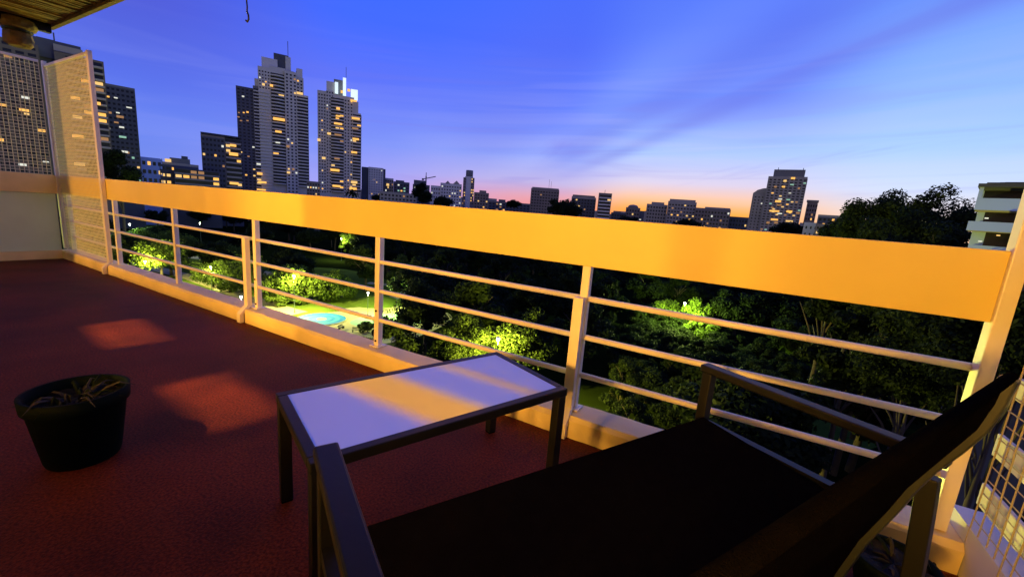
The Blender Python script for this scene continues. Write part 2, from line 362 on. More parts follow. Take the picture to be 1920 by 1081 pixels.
TREE['e'] = (8.5, crown_mesh('crown', leaf1, 5.4, 4.4, 46, 4200, .26, 5), trunk_mesh('trunk', 13, .26, 4.6, 5))    # thin airy crown
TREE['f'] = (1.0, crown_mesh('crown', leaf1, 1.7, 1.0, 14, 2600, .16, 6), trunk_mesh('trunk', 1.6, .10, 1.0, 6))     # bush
TREE['k'] = (8.0, crown_mesh('crown', leaf2, 5.2, 4.2, 34, 9000, .30, 1), TREE['a'][2])  # k and m: copies of a and b with the darkened leaves
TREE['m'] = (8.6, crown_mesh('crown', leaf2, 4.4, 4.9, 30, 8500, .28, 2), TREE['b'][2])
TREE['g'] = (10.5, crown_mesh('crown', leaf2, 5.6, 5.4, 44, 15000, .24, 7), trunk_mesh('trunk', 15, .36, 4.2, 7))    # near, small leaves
def tree(name, kind, loc, s, label, group=None, rz=None, sz=1.0, cat='tree'):
    hc, cm, tm = TREE[kind]
    t = empty(name, loc, random.uniform(0, 6.28) if rz is None else rz); t.scale = (s, s, s)
    inst('trunk', tm, t, scale=(1, 1, sz if sz <= 1 else (hc*sz-.5)/(hc*1.12))); inst('crown', cm, t, (0, 0, hc*sz))
    return tag(t, label, cat, group)
def tree_top(name, kind, px, py, dist, s, label, group=None, **kw):
    """tree whose crown centre shows at pixel px,py when it stands dist metres away on the ground"""
    w = at_dist(px, py, dist); hc = TREE[kind][0]
    return tree(name, kind, (w[0], w[1], GZ), s, label, group, sz=max(.5, (w[2]-GZ)/(hc*s)), **kw)

lit_trees = [
 (1318, 650, 92, 'a', .75, 'low lit tree below the lamp in the right half of the park'),
 (842, 655, 53, 'g', .55, 'small yellow lit tree left of the bright foliage above the table'),
 # px, py, dist, kind, scale, label
 (560, 541, 106, 'a', 1.15, 'brightly lit green tree right behind the tall lamp by the blue paddling pool'),
 (617, 553, 107, 'a', .95, 'rounded green tree just right of the tall lamp, above the blue pool'),
 (508, 548, 107, 'e', .95, 'thin airy tree lit from the right, left of the tall park lamp'),
 (455, 520, 120, 'e', 1.2, 'open branched tree standing behind the second railing bracket, pale lawn under it'),
 (430, 478, 150, 'e', 1.2, 'loose tree with bright flecks below the lamp near the top panel'),
 (400, 530, 128, 'e', .9, 'low airy tree over the pale lawn between the second and third posts'),
 (885, 640, 55, 'g', .74, 'yellow green lit tree left of the glowing lamp above the glass table'),
 (978, 634, 55.5, 'g', .80, 'yellow green lit tree right of the glowing lamp above the glass table'),
 (800, 575, 66, 'g', .85, 'dark tree right of the plaza, its left edge against the paving'),
 (1308, 612, 98, 'b', 1.0, 'lit green tree hanging under the lamp in the right half of the park'),
 (1250, 592, 101, 'a', .95, 'green tree just left of the lamp in the right half of the park'),
 (748, 508, 128, 'b', 1.0, 'bright green tree top just right of the third full post'),
 (764, 522, 126, 'a', .8, 'smaller green tree below the bright tree top right of the third post'),
 (300, 474, 137, 'e', 1.1, 'airy tree with bright flecks beside the left corner lamp'),
 (255, 450, 180, 'e', 1.1, 'thin lit tree under the far greenish lamp at the left end'),
 (330, 455, 170, 'e', 1.1, 'loose tree behind the second railing post with yellow flecks'),
 (655, 455, 181, 'b', .9, 'small bright tree top beside the distant lamp under the top panel'),
 (1490, 668, 100, 'b', .75, 'dim green tree far right below the top rail'),
]
for px, py, dist, k, s, lab in lit_trees: tree_top('park_tree', k, px, py, dist, s, lab, 'lit trees in the park')
# the unlit wood: filled by azimuth and distance, leaving the pool plaza and the lawns open
fill = random.Random(21); placed = [Vector((o.location.x, o.location.y)) for o in C.objects if o.name.startswith('park_tree')]
nfill = 0
words = {'k': 'broad crowned', 'm': 'tall rounded', 'c': 'wide spreading', 'd': 'upright dark'}
for _ in range(9000):
    near = fill.random() < .66
    a = R(fill.uniform(-80, 50 if near else 26)); d = math.sqrt(fill.uniform(44**2, 150**2)) if near else fill.uniform(150, 345)
    if nfill < 85: a = R(fill.uniform(-12.5, 8)); d = math.sqrt(fill.uniform(42**2, 106**2))       # undergrowth in front of the lamp first
    deg = math.degrees(a)
    if deg > 26 and d > 90: continue
    if -75 < deg < -43 and 60 < d < 104 + (20 if deg < -58 else 0): continue            # open plaza and its sight line
    if -70 < deg < -46 and d < 62: continue
    if -76 < deg < -57 and 112 < d < 140: continue
    low = (1 < deg < 8 and 50 < d < 90) or (-12.5 < deg < -1 and d < 108)
    if -37 < deg < -25 and d < 60: continue
    if -55 < deg < -49 and 125 < d < 190: continue
    if -69 < deg < -63 and 165 < d < 210: continue
    p = Vector((math.sin(a)*d, math.cos(a)*d))
    if any((p-q).length < (3.4 if low else 5.2 + d*.016) for q in placed): continue
    placed.append(p); k = fill.choice('kmcddc'); nfill += 1
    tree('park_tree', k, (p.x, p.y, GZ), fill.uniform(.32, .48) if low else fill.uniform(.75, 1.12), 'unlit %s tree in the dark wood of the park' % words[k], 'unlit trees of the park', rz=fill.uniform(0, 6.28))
    if nfill >= 285: break
for px, py, d, s, lab in ((520, 575, 103, 1.3, 'low bush on the lawn left of the blue pool'), (560, 566, 106, 1.0, 'round bush behind the foot of the tall park lamp'), (650, 558, 112, 1.6, 'dark clipped bush behind the right side of the blue pool'),
                      (690, 622, 82, 1.0, 'leafy shrub at the near edge of the plaza beside the third post'), (760, 628, 78, 1.3, 'shrub at the right edge of the plaza'), (430, 548, 118, 1.4, 'wide bush on the lawn below the second bracket')):
    g = ground_at(px, py); tree('park_bush', 'f', (g[0], g[1], GZ), s, lab, 'bushes round the plaza', cat='bush')
# tall trees on the right, their tops above the horizon
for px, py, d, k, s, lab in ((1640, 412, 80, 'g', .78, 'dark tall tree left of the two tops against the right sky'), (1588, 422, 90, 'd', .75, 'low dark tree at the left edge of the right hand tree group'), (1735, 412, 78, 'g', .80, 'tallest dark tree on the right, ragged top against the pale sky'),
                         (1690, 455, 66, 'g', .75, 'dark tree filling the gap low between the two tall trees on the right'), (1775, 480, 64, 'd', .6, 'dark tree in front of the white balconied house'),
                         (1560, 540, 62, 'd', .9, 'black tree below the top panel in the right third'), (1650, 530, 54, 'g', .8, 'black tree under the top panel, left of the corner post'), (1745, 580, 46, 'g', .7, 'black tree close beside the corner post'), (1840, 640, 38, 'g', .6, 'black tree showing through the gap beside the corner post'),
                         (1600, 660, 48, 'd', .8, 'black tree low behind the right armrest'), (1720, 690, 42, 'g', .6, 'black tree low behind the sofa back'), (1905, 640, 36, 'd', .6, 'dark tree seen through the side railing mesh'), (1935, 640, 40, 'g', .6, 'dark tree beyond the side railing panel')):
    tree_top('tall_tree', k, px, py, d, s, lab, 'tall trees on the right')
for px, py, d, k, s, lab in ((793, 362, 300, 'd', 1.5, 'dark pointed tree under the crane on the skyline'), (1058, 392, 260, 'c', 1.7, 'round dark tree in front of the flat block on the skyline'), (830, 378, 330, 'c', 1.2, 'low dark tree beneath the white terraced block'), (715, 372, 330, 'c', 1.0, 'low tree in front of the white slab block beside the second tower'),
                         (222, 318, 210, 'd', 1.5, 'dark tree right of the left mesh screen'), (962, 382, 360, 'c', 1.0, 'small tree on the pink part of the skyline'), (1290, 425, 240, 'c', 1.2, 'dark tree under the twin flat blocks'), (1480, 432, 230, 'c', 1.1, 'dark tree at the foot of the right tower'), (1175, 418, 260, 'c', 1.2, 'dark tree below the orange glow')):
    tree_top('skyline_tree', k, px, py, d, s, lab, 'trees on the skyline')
# palm at the foot of the second tower
pw = at_dist(660, 362, 250); palm = tag(empty('palm_tree', (pw[0], pw[1], GZ)), 'dark palm with drooping fronds at the foot of the second tower', 'palm')
ph = pw[2]-GZ
MB().tube([(0, 0, -.3), (.3, 0, ph*.5), (.1, 0, ph)], [.35, .28, .24], 8).build('trunk', bark, palm)
for k in range(16):
    a = k*2.4; u = 1.6*math.sin(k*1.7)+1.2; pts = [(math.cos(a)*4.2*t, math.sin(a)*4.2*t, ph+u*math.sin(t*3.0)-2.2*t*t) for t in (0, .25, .5, .75, 1)]
    mb = MB(); sd_ = (-math.sin(a), math.cos(a))
    for i in range(4):
        w0, w1 = .55*math.sin(.3+i*.7), .55*math.sin(.3+(i+1)*.62); p0, p1 = pts[i], pts[i+1]
        mb.add([(p0[0]+sd_[0]*w0, p0[1]+sd_[1]*w0, p0[2]-.15), p0, (p0[0]-sd_[0]*w0, p0[1]-sd_[1]*w0, p0[2]-.15), (p1[0]+sd_[0]*w1, p1[1]+sd_[1]*w1, p1[2]-.15), p1, (p1[0]-sd_[0]*w1, p1[1]-sd_[1]*w1, p1[2]-.15)], [(0, 1, 4, 3), (1, 2, 5, 4)])
    mb.build('frond', leaf2, palm)

# ------------------------------------------------------------------ park lamps
def park_lamp(px, py, hgt, power, label, col=(1, .93, .42), rad=.16):
    d = ray(px, py); t = (GZ+hgt-EYE[2])/d[2]; g = EYE+d*t
    o = tag(empty('park_lamp', (g[0], g[1], GZ)), label, 'street lamp', 'lamps in the park')
    MB().lathe([(.16, 0), (.14, .3), (.07, .5), (.05, hgt-.25), (.09, hgt-.2), (.09, hgt-.12)], 10).build('pole', polem, o, True)
    gb = MB().lathe([(.02, -.22), (.15, -.14), (.22, 0), (.17, .14), (.03, .20)], 14, (0, 0, hgt)).build('lamp_globe', bulb, o, True)
    MB().lathe([(.24, .2), (.2, .26), (.03, .33)], 14, (0, 0, hgt)).build('lamp_cap', polem, gb, True)
    l = bpy.data.lights.new('park_light', 'POINT'); l.energy = power; l.color = col; l.shadow_soft_size = rad
    lo = bpy.data.objects.new('park_light', l); C.objects.link(lo); lo.parent = o; lo.location = (0, -0, hgt-.6)
    # the bulb sits just below the globe so that globe and cap shade the sky above it
    return o
park_lamp(551, 517, 8.0, 46000, 'tall lamp on a slim pole left of the blue paddling pool', (1, .95, .26))
park_lamp(272, 490, 6.5, 48000, 'yellow glowing lamp low at the left end of the park', (1, .95, .22))
park_lamp(243, 420, 11.0, 9000, 'far greenish lamp high in the left end of the park', (.65, 1, .5))
park_lamp(375, 418, 11.0, 14000, 'far white lamp just left of the second bracket', (.9, 1, .4))
park_lamp(640, 447, 9.0, 16000, 'distant lamp right under the top panel beside a bright tree top', (.9, 1, .3))
park_lamp(934, 635, 9.5, 115000, 'glowing lamp inside the yellow tree above the glass table', (1, .90, .08))
park_lamp(1284, 568, 9.0, 48000, 'white lamp in the green tree right of the fourth post', (.75, 1, .18))
park_lamp(745, 540, 6.0, 20000, 'small lamp behind the third post lighting a green tree', (.75, 1, .2))
park_lamp(690, 549, 5.0, 4500, 'small lamp behind the grass mound of the plaza', (1, .9, .3))
park_lamp(452, 556, 6.0, 16000, 'lamp half hidden by the second bracket, over the pale lawn', (1, .95, .26))
park_lamp(395, 500, 6.0, 12000, 'small lamp among the loose trees between the second post and bracket', (1, .95, .3))

# ------------------------------------------------------------------ park benches and small things on the plaza
def bench(px, py, rz, label):
    g = ground_at(px, py); o = tag(empty('park_bench', (g[0], g[1], GZ+.02), rz), label, 'bench', 'benches on the plaza')
    for k in range(3): MB().box(-.8, .8, -.22+k*.15, -.10+k*.15, .42, .46).build('seat_slat', bark, o)
    for k in range(2): MB().box(-.8, .8, .24+k*.03, .27+k*.03, .55+k*.16, .67+k*.16).build('back_slat', bark, o)
    for s in (-.65, .65): MB().box(s-.04, s+.04, -.2, .3, 0, .42).build('leg', darkmetal, o)
bench(668, 622, .6, 'dark bench beside the near rim of the plaza'); bench(640, 617, 1.9, 'dark bench on the pale paving right below the pool'); bench(722, 586, .2, 'bench by the mound left of the dark tree')
bench(585, 551, 2.4, 'bench under the lit tree behind the pool')

# ------------------------------------------------------------------ city buildings
PANES = {}
def pane_mesh(w, h, m):
    k = (round(w, 2), round(h, 2), m.name)
    if k not in PANES: PANES[k] = MB().box(-w/2, w/2, -.06, .06, -h/2, h/2).mesh('window', m)
    return PANES[k]
class Building:
    def __init__(s, name, label, pxc, dist, cat='building', group='buildings on the skyline', pyc=None, seed=1):
        s.py0 = pyc or 380; d = ray(pxc, s.py0); h = math.hypot(d[0], d[1]); s.n = np.array([d[0]/h, d[1]/h]); s.t = np.array([s.n[1], -s.n[0]])
        s.dist = dist; s.o = empty(name, (s.n[0]*dist, s.n[1]*dist, GZ), math.atan2(s.t[1], s.t[0])); tag(s.o, label, cat, group); s.r = random.Random(seed)
        s.np = 0
    def q(s, px, py, dy=0.0):
        d = ray(px, py); k = (s.dist+dy)/(d[0]*s.n[0]+d[1]*s.n[1]); return (d[0]*s.t[0]+d[1]*s.t[1])*k, EYE[2]+d[2]*k-GZ
    def mass(s, px0, px1, pytop, dy0, dy1, m, pybot=None, name='wall'):
        x0, z = s.q(px0, pytop, dy0); x1, z1 = s.q(px1, pytop, dy0); z = (z+z1)/2
        zb = 0.0 if pybot is None else s.q((px0+px1)/2, pybot, dy0)[1]
        MB().box(x0, x1, dy0, dy1, zb, z).build(name, m, s.o); return x0, x1, z
    def facade(s, px0, px1, pytop, pybot, dy, floors, cols, m, lit=.1, wf=.55, hf=.5, dark=True, kinds=(0, 1, 2, 4)):
        """piers and spandrels standing .4 m proud of the body, one pane object per opening"""
        x0, z1 = s.q(px0, pytop, dy); x1, zz = s.q(px1, pytop, dy); z1 = (z1+zz)/2-.3; z0 = max(.5, s.q((px0+px1)/2, pybot, dy)[1])
        fh = (z1-z0)/floors; cw = (x1-x0)/cols; mb = MB(); w, h = cw*wf, fh*hf; e = .003
        for i in range(floors+1):
            a = z0+i*fh-(fh-h)/2; b = a+(fh-h)
            mb.box(x0, x1, dy-.4, dy-e, max(a, 0), min(b, z1))
        for j in range(cols+1):
            a = x0+j*cw-(cw-w)/2; b = a+(cw-w); mb.box(max(a, x0)+.01, min(b, x1)-.01, dy-.38, dy-e*2, z0, z1-.05)
        mb.box(x0, x1, dy-.39, dy-e*3, 0, z0)
        mb.build('facade', m, s.o)
        rest = MB()
        for i in range(floors):
            for j in range(cols):
                isl = s.r.random() < lit; x, z = x0+(j+.5)*cw, z0+(i+.5)*fh
                if s.np > 290: rest.box(x-w*.49, x+w*.49, dy-.16, dy-.04, z-h*.49, z+h*.49); continue
                s.np += 1
                inst('window', pane_mesh(w*.98, h*.98, LIT[s.r.choice(kinds)] if isl else glassd), s.o, (x, dy-.10, z))
        if rest.v: rest.build('window', glassd, s.o)['kind'] = 'stuff'
    def balconies(s, px0, px1, pytop, pybot, dy, floors, depth, m, arc=0.0, lit=.12, kinds=(0, 1, 4), par=.36, cols=3):
        x0, z1 = s.q(px0, pytop, dy); x1, zz = s.q(px1, pytop, dy); z1 = (z1+zz)/2; z0 = max(1, s.q((px0+px1)/2, pybot, dy)[1])
        fh = (z1-z0)/floors; w = x1-x0; xc = (x0+x1)/2
        poly = [(-w/2, 0)] + [(-w/2+w*k/8, -depth-arc*math.sin(math.pi*k/8)) for k in range(9)] + [(w/2, 0)]
        me = MB().prism(poly, 0, fh*par).mesh('balcony', m)
        cw = w/cols
        for i in range(floors):
            inst('balcony', me, s.o, (xc, dy-.01, z0+i*fh))
            inst('glazing', pane_mesh(w*.97, fh*(1-par)*.94, glassd), s.o, (xc, dy-.08, z0+i*fh+fh*par+fh*(1-par)*.48))
            for j in range(cols):
                if s.r.random() < lit: inst('window', pane_mesh(cw*.78, fh*(1-par)*.8, LIT[s.r.choice(kinds)]), s.o, (x0+(j+.5)*cw, dy-.22, z0+i*fh+fh*par+fh*(1-par)*.45))
    def lit(s, px, py, wpx, hpx, dy, k, name='lit_window'):
        xa, z = s.q(px-wpx*.42, py, dy); xb, _ = s.q(px+wpx*.42, py, dy); _, zt = s.q(px, py-hpx*.36, dy); _, zb = s.q(px, py+hpx*.36, dy)
        inst(name, pane_mesh(xb-xa, zt-zb, LIT[k] if isinstance(k, int) else k), s.o, ((xa+xb)/2, dy-.14, z))
    def rod(s, px, py0, py1, dy, r, m):
        x, za = s.q(px, py0, dy); _, zb = s.q(px, py1, dy); MB().tube([(x, dy, za), (x, dy, zb)], r, 6).build('antenna', m, s.o)

towerm = mat('tower_render', (.60, .58, .48), .7, .08, .06)
umber = mat('block_umber', (.15, .125, .09), .8, .14, .08)
towerd = mat('tower_dark', (.17, .17, .16), .7, .10, .06)
darkb = mat('block_dark', (.09, .095, .11), .8, .12, .08)
brownb = mat('block_brown', (.24, .20, .16), .8, .12, .08)
whiteb = mat('block_white', (.66, .63, .56), .75, .07, .08)
greyb = mat('block_grey', (.36, .33, .27), .8, .1, .08)
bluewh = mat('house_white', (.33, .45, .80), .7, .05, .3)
roofd = mat('roof_dark', (.05, .055, .07), .85, .1, .1)

# left apartment slab behind the mesh screen
b = Building('apartment_tower', 'wide apartment tower with balcony stripes behind the left mesh screen', 110, 260, pyc=330, seed=3)
b.mass(-160, 68, 60, 0, 24, umber); b.facade(-160, 66, 62, 330, 0, 22, 9, umber, .06, .7, .45)
b.mass(68, 102, 72, 6, 24, darkb); b.mass(102, 193, 106, 0, 22, umber); b.balconies(122, 191, 112, 330, 0, 19, 1.6, greyb, 0, .16, (0, 1, 4), .32, 3)
b.mass(62, 150, 78, 5, 18, darkb, 112, 'penthouse'); b.mass(100, 154, 88, 3, 16, greyb, 100, 'penthouse'); b.rod(102, 78, 62, 8, .25, darkb)
for px, py, w, h, k in ((45, 205, 22, 7, 0), (50, 213, 12, 5, 1), (6, 196, 16, 6, 0), (3, 262, 10, 9, 0), (180, 192, 20, 8, 0), (146, 254, 26, 8, 0), (150, 307, 26, 8, 1), (86, 303, 14, 4, 2), (40, 152, 10, 4, 4)): b.lit(px, py, w, h, -2.0, k)

b = Building('apartment_tower', 'dark flat topped tower with scattered white windows right of the mesh screen', 226, 300, pyc=330, seed=5)
b.mass(186, 252, 160, 0, 26, towerd); b.facade(188, 251, 163, 340, 0, 20, 7, darkb, .05, .6, .45, kinds=(2, 1, 4, 3))
for px, py, w, h, k in ((200, 180, 12, 4, 0), (217, 183, 8, 3, 2), (242, 201, 12, 3, 2), (197, 206, 12, 4, 4), (225, 218, 16, 6, 4), (218, 229, 10, 4, 4), (228, 238, 11, 4, 2), (230, 256, 16, 5, 3), (234, 284, 14, 5, 2), (203, 240, 8, 4, 2), (221, 211, 8, 3, 2)): b.lit(px, py, w, h, -.5, k)

b = Building('low_block', 'long low pale blue terrace block at the foot of the dark tower', 268, 330, pyc=330, seed=6)
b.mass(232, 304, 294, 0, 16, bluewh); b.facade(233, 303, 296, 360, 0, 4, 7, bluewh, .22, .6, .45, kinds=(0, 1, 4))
b = Building('low_block', 'stepped low block with a lit rooftop lamp between the dark tower and the square block', 326, 330, pyc=330, seed=7)
b.mass(298, 372, 306, 0, 16, greyb); b.mass(318, 356, 297, 3, 12, towerd, 308, 'penthouse'); b.facade(299, 371, 310, 362, 0, 4, 7, darkb, .35, .7, .4, kinds=(0, 1, 4, 1))
b.lit(315, 300, 14, 8, -.5, 1); b.mass(340, 352, 293, 4, 9, darkb, 300, 'water_tank')
b = Building('low_block', 'low balcony block full of amber windows left of the square block', 385, 320, pyc=335, seed=8)
b.mass(326, 412, 318, 0, 12, darkb); b.balconies(327, 411, 320, 366, 0, 5, 1.3, greyb, 0, .45, (0, 1, 4), .3, 6)

b = Building('apartment_block', 'square dark block with amber balconies left of the first high tower', 415, 340, pyc=330, seed=9)
b.mass(376, 421, 254, 0, 26, brownb); b.facade(377, 420, 257, 360, 0, 11, 6, darkb, .06, .6, .45)
b.mass(421, 451, 260, 1, 26, darkb); b.balconies(422, 451, 262, 360, 1, 11, 1.6, greyb, 0, .1, (0, 1), .35, 3)
for px, py, w, h, k in ((437, 272, 14, 6, 0), (438, 288, 20, 8, 0), (439, 343, 20, 6, 0)): b.lit(px, py, w, h, -1.2, k)
b.mass(376, 451, 252, -.5, 26.5, roofd, 255, 'roof_slab')

# first high tower
b = Building('residential_tower', 'tallest white residential tower with stepped crown and dark lower wing on the left', 515, 400, 'tower', pyc=330, seed=11)
b.mass(442, 476, 163, 4, 30, darkb); b.facade(443, 475, 165, 360, 4, 32, 4, darkb, .04, .55, .45, kinds=(1, 2, 0))
b.mass(474, 506, 163, 3, 30, towerd); b.balconies(475, 506, 168, 358, 3, 32, 1.7, towerm, .4, .05, (0, 1, 2), .34, 3)
b.mass(477, 492, 148, 6, 28, towerm); b.mass(483, 531, 128, 2, 28, towerm); b.balconies(507, 533, 138, 345, 2, 34, 1.6, towerm, 1.4, .03, (0, 1), .36, 2)
b.mass(505, 535, 126, 2.4, 27, towerm); b.facade(484, 506, 131, 168, 2, 6, 4, towerm, .08, .5, .45)
b.mass(533, 556, 134, 0, 28, towerm); b.facade(534, 556, 137, 362, 0, 36, 3, towerm, .05, .5, .5, kinds=(1, 2, 4))
b.mass(554, 578, 178, 1, 28, towerm); b.balconies(555, 578, 182, 350, 1, 28, 1.6, towerm, .6, .02, (1, 2), .38, 2)
b.mass(548, 569, 145, 3, 26, towerm); b.facade(549, 568, 148, 180, 3, 5, 3, towerm, .06)
b.mass(490, 520, 109, 8, 24, whiteb, 130, 'plant_room'); b.mass(513, 541, 102, 10, 24, darkb, 140, 'plant_room'); b.mass(535, 545, 107, 9, 22, towerm, 140, 'plant_room'); b.mass(543, 551, 134, 5, 20, darkb, 146, 'plant_room'); b.mass(556, 567, 129, 5, 20, whiteb, 150, 'plant_room'); b.rod(540, 104, 78, 12, .25, darkb)
for px, py, w, h, k in ((494, 158, 6, 6, 1), (509, 160, 7, 6, 0), (562, 174, 14, 6, 1), (523, 222, 26, 7, 0), (522, 246, 14, 5, 0), (540, 274, 7, 6, 4), (541, 323, 7, 5, 1), (448, 211, 4, 3, 4), (457, 211, 4, 3, 0), (464, 210, 5, 4, 0), (447, 219, 5, 3, 4), (452, 226, 5, 3, 4), (464, 226, 5, 3, 4), (521, 267, 10, 3, 2), (466, 293, 5, 3, 4), (487, 325, 12, 6, 0), (492, 341, 18, 5, 0), (490, 355, 20, 4, 0), (550, 317, 5, 4, 4)): b.lit(px, py, w, h, -1.7, k)

# second high tower
b = Building('residential_tower', 'white residential tower with a brightly lit crown right of the tallest tower', 637, 400, 'tower', pyc=340, seed=12)
b.mass(595, 626, 171, 3, 28, towerm); b.facade(596, 611, 174, 362, 3, 32, 3, towerm, .05, .55, .45, kinds=(1, 0, 2)); b.facade(611, 626, 170, 362, 2.4, 32, 3, towerm, .08, .5, .45)
b.mass(624, 664, 180, 2, 28, towerm); b.balconies(620, 645, 184, 360, 2, 30, 1.5, towerm, 1.2, .10, (0, 1, 4), .36, 3); b.facade(645, 662, 186, 364, 1.6, 30, 3, towerm, .10, .5, .45, kinds=(1, 2, 0))
b.mass(660, 677, 212, 2, 26, towerm); b.balconies(660, 678, 215, 362, 2, 25, 1.6, towerm, .5, .14, (0, 1, 1), .38, 2)
b.mass(655, 672, 190, 4, 24, towerm); b.mass(612, 628, 153, 8, 22, towerm, 175, 'plant_room'); b.mass(626, 648, 150, 12, 22, towerd, 182, 'plant_room'); b.mass(628, 634, 154, 6, 10, crownlit, 174, 'crown_light'); b.mass(643, 649, 146, 6, 10, crownlit, 178, 'crown_light'); b.mass(658, 671, 168, 5, 10, crownlit, 186, 'crown_light'); b.rod(649, 146, 126, 12, .2, darkb)
for px, py, w, h, k in ((663, 188, 14, 5, 0), (634, 203, 8, 6, 0), (634, 217, 10, 4, 0), (634, 231, 18, 5, 0), (617, 250, 8, 6, 1), (598, 262, 7, 7, 1), (667, 221, 18, 5, 0), (666, 240, 14, 4, 4), (667, 260, 14, 5, 0), (664, 285, 13, 5, 0), (607, 296, 8, 6, 1), (628, 318, 20, 6, 0), (631, 348, 18, 5, 0), (664, 341, 14, 6, 1), (662, 353, 16, 6, 0), (634, 252, 16, 4, 4), (632, 297, 12, 4, 4), (654, 169, 6, 7, 0), (641, 172, 5, 7, 0)): b.lit(px, py, w, h, -1.5, k)

b = Building('low_block', 'low lit block in the gap between the two high towers', 588, 330, pyc=350, seed=14)
b.mass(575, 600, 340, 0, 14, brownb); b.facade(575, 600, 342, 372, 0, 5, 5, brownb, .3)
b = Building('apartment_block', 'white slab block with small windows right of the second tower', 702, 420, pyc=350, seed=15)
b.mass(678, 691, 313, 2, 22, darkb); b.mass(691, 719, 314, 0, 22, whiteb); b.facade(691, 718, 316, 366, 0, 11, 6, whiteb, .05, .42, .42); b.mass(718, 723, 317, 1, 22, darkb)
b = Building('low_block', 'small pale block right of the white slab block', 731, 430, pyc=355, seed=16)
b.mass(722, 738, 334, 0, 14, whiteb); b.facade(722, 738, 336, 372, 0, 6, 4, greyb, .06); b.lit(727, 346, 6, 6, -.5, 1)
b = Building('low_block', 'small dark block with green and amber windows left of the crane', 753, 410, pyc=358, seed=17)
b.mass(738, 768, 341, 0, 16, darkb); b.mass(742, 758, 338, 3, 10, darkb, 343, 'penthouse'); b.facade(739, 767, 344, 376, 0, 6, 5, darkb, .2, .6, .5, kinds=(0, 2, 3)); 
b = Building('low_block', 'flat beige wall block under the crane tree', 748, 320, pyc=362, seed=18)
b.mass(712, 782, 361, 0, 12, greyb); b.facade(713, 781, 363, 384, 0, 3, 10, greyb, .02)
b = Building('low_block', 'dark stepped block beside the pointed tree', 786, 345, pyc=355, seed=19)
b.mass(776, 800, 338, 0, 12, darkb); b.mass(774, 806, 346, -1, 12, darkb); b.facade(775, 805, 347, 376, -1, 4, 4, darkb, .12)
b = Building('apartment_block', 'white terraced block with dormers left of the round topped tower', 842, 420, pyc=360, seed=20)
b.mass(808, 826, 348, 1, 16, whiteb); b.facade(808, 826, 350, 388, 1, 5, 4, whiteb, .15, .5, .4); b.mass(826, 866, 344, 0, 20, whiteb); b.facade(827, 866, 347, 388, 0, 7, 8, whiteb, .14, .5, .42, kinds=(1, 2))
for a_, c_ in ((834, 845), (850, 862)):
    x0, z0 = b.q(a_, 344); x1, _ = b.q(c_, 344); MB().add([(x0, 0, z0), (x1, 0, z0), ((x0+x1)/2, 0, z0+3), (x0, 14, z0), (x1, 14, z0), ((x0+x1)/2, 14, z0+3)], [(0, 1, 2), (3, 5, 4), (0, 2, 5, 3), (1, 4, 5, 2)]).build('gable', greyb, b.o)
b = Building('round_tower', 'slim tower with dark cylindrical top on the skyline', 879, 480, 'tower', pyc=360, seed=21)
b.mass(872, 887, 331, 0, 14, whiteb); b.facade(869, 874, 332, 384, -.4, 10, 2, brownb, .25, .6, .45); b.facade(884, 890, 333, 384, -.4, 10, 2, brownb, .45, .6, .45, kinds=(1, 1, 0)); b.mass(869, 890, 333, .1, 12, greyb)
x, z = b.q(880, 332); _, z2 = b.q(880, 319); MB().lathe([(4.0, z-.5), (4.0, z2), (3.7, z2+.3)], 20, (x, 6, 0)).build('drum', towerd, b.o, True)
b = Building('low_block', 'dark brick block right of the round topped tower', 903, 420, pyc=372, seed=22)
b.mass(889, 917, 361, 0, 16, brownb); b.mass(899, 912, 357, 2, 12, brownb, 363, 'penthouse'); b.facade(890, 916, 363, 396, 0, 6, 5, brownb, .22, .55, .45, kinds=(1, 0))
b = Building('low_block', 'low flat row in front of the pink horizon', 950, 520, pyc=385, seed=23)
b.mass(915, 995, 379, 0, 16, brownb); b.facade(916, 994, 381, 402, 0, 4, 12, darkb, .12); b.mass(935, 948, 374, 3, 10, darkb, 381, 'penthouse')
b = Building('apartment_block', 'broad flat block with roof antennas on the pink skyline', 1023, 400, pyc=385, seed=24)
b.mass(996, 1049, 354, 0, 18, brownb); b.facade(997, 1049, 357, 406, 0, 9, 10, brownb, .06, .6, .42); b.mass(998, 1048, 352, 1, 16, greyb, 355, 'penthouse'); b.rod(1029, 354, 336, 6, .12, darkb); b.rod(1033, 354, 340, 6, .12, darkb)
b = Building('apartment_block', 'flat dark block right of the round tree on the skyline', 1096, 400, pyc=390, seed=25)
b.mass(1072, 1118, 369, 0, 18, greyb); b.facade(1073, 1118, 372, 412, 0, 7, 8, darkb, .08, .55, .45); b.mass(1074, 1116, 366, 1, 14, brownb, 370, 'penthouse')
b = Building('slim_tower', 'narrow banded block standing alone before the orange glow', 1135, 380, 'tower', pyc=392, seed=26)
b.mass(1123, 1148, 362, 0, 14, brownb); b.balconies(1124, 1147, 366, 410, 0, 7, 1.2, whiteb, 0, .03, (1,), .4, 3); b.rod(1134, 363, 356, 5, .2, darkb)
b = Building('low_block', 'low houses row under the orange glow', 1162, 420, pyc=402, seed=27)
b.mass(1146, 1182, 399, 0, 14, darkb); b.facade(1147, 1181, 401, 418, 0, 3, 7, darkb, .05)
b = Building('low_block', 'small round roofed block on the orange skyline', 1187, 420, pyc=400, seed=28)
b.mass(1174, 1201, 389, 0, 14, brownb); b.facade(1175, 1200, 391, 418, 0, 4, 5, brownb, .05)
x, z = b.q(1187, 389); MB().lathe([(5.0, 0), (4.6, 1.4), (3.2, 2.5), (.2, 3)], 16, (x, 6, z)).build('dome', brownb, b.o, True)
b = Building('apartment_block', 'left one of the two flat blocks before the orange glow', 1232, 400, pyc=405, seed=29)
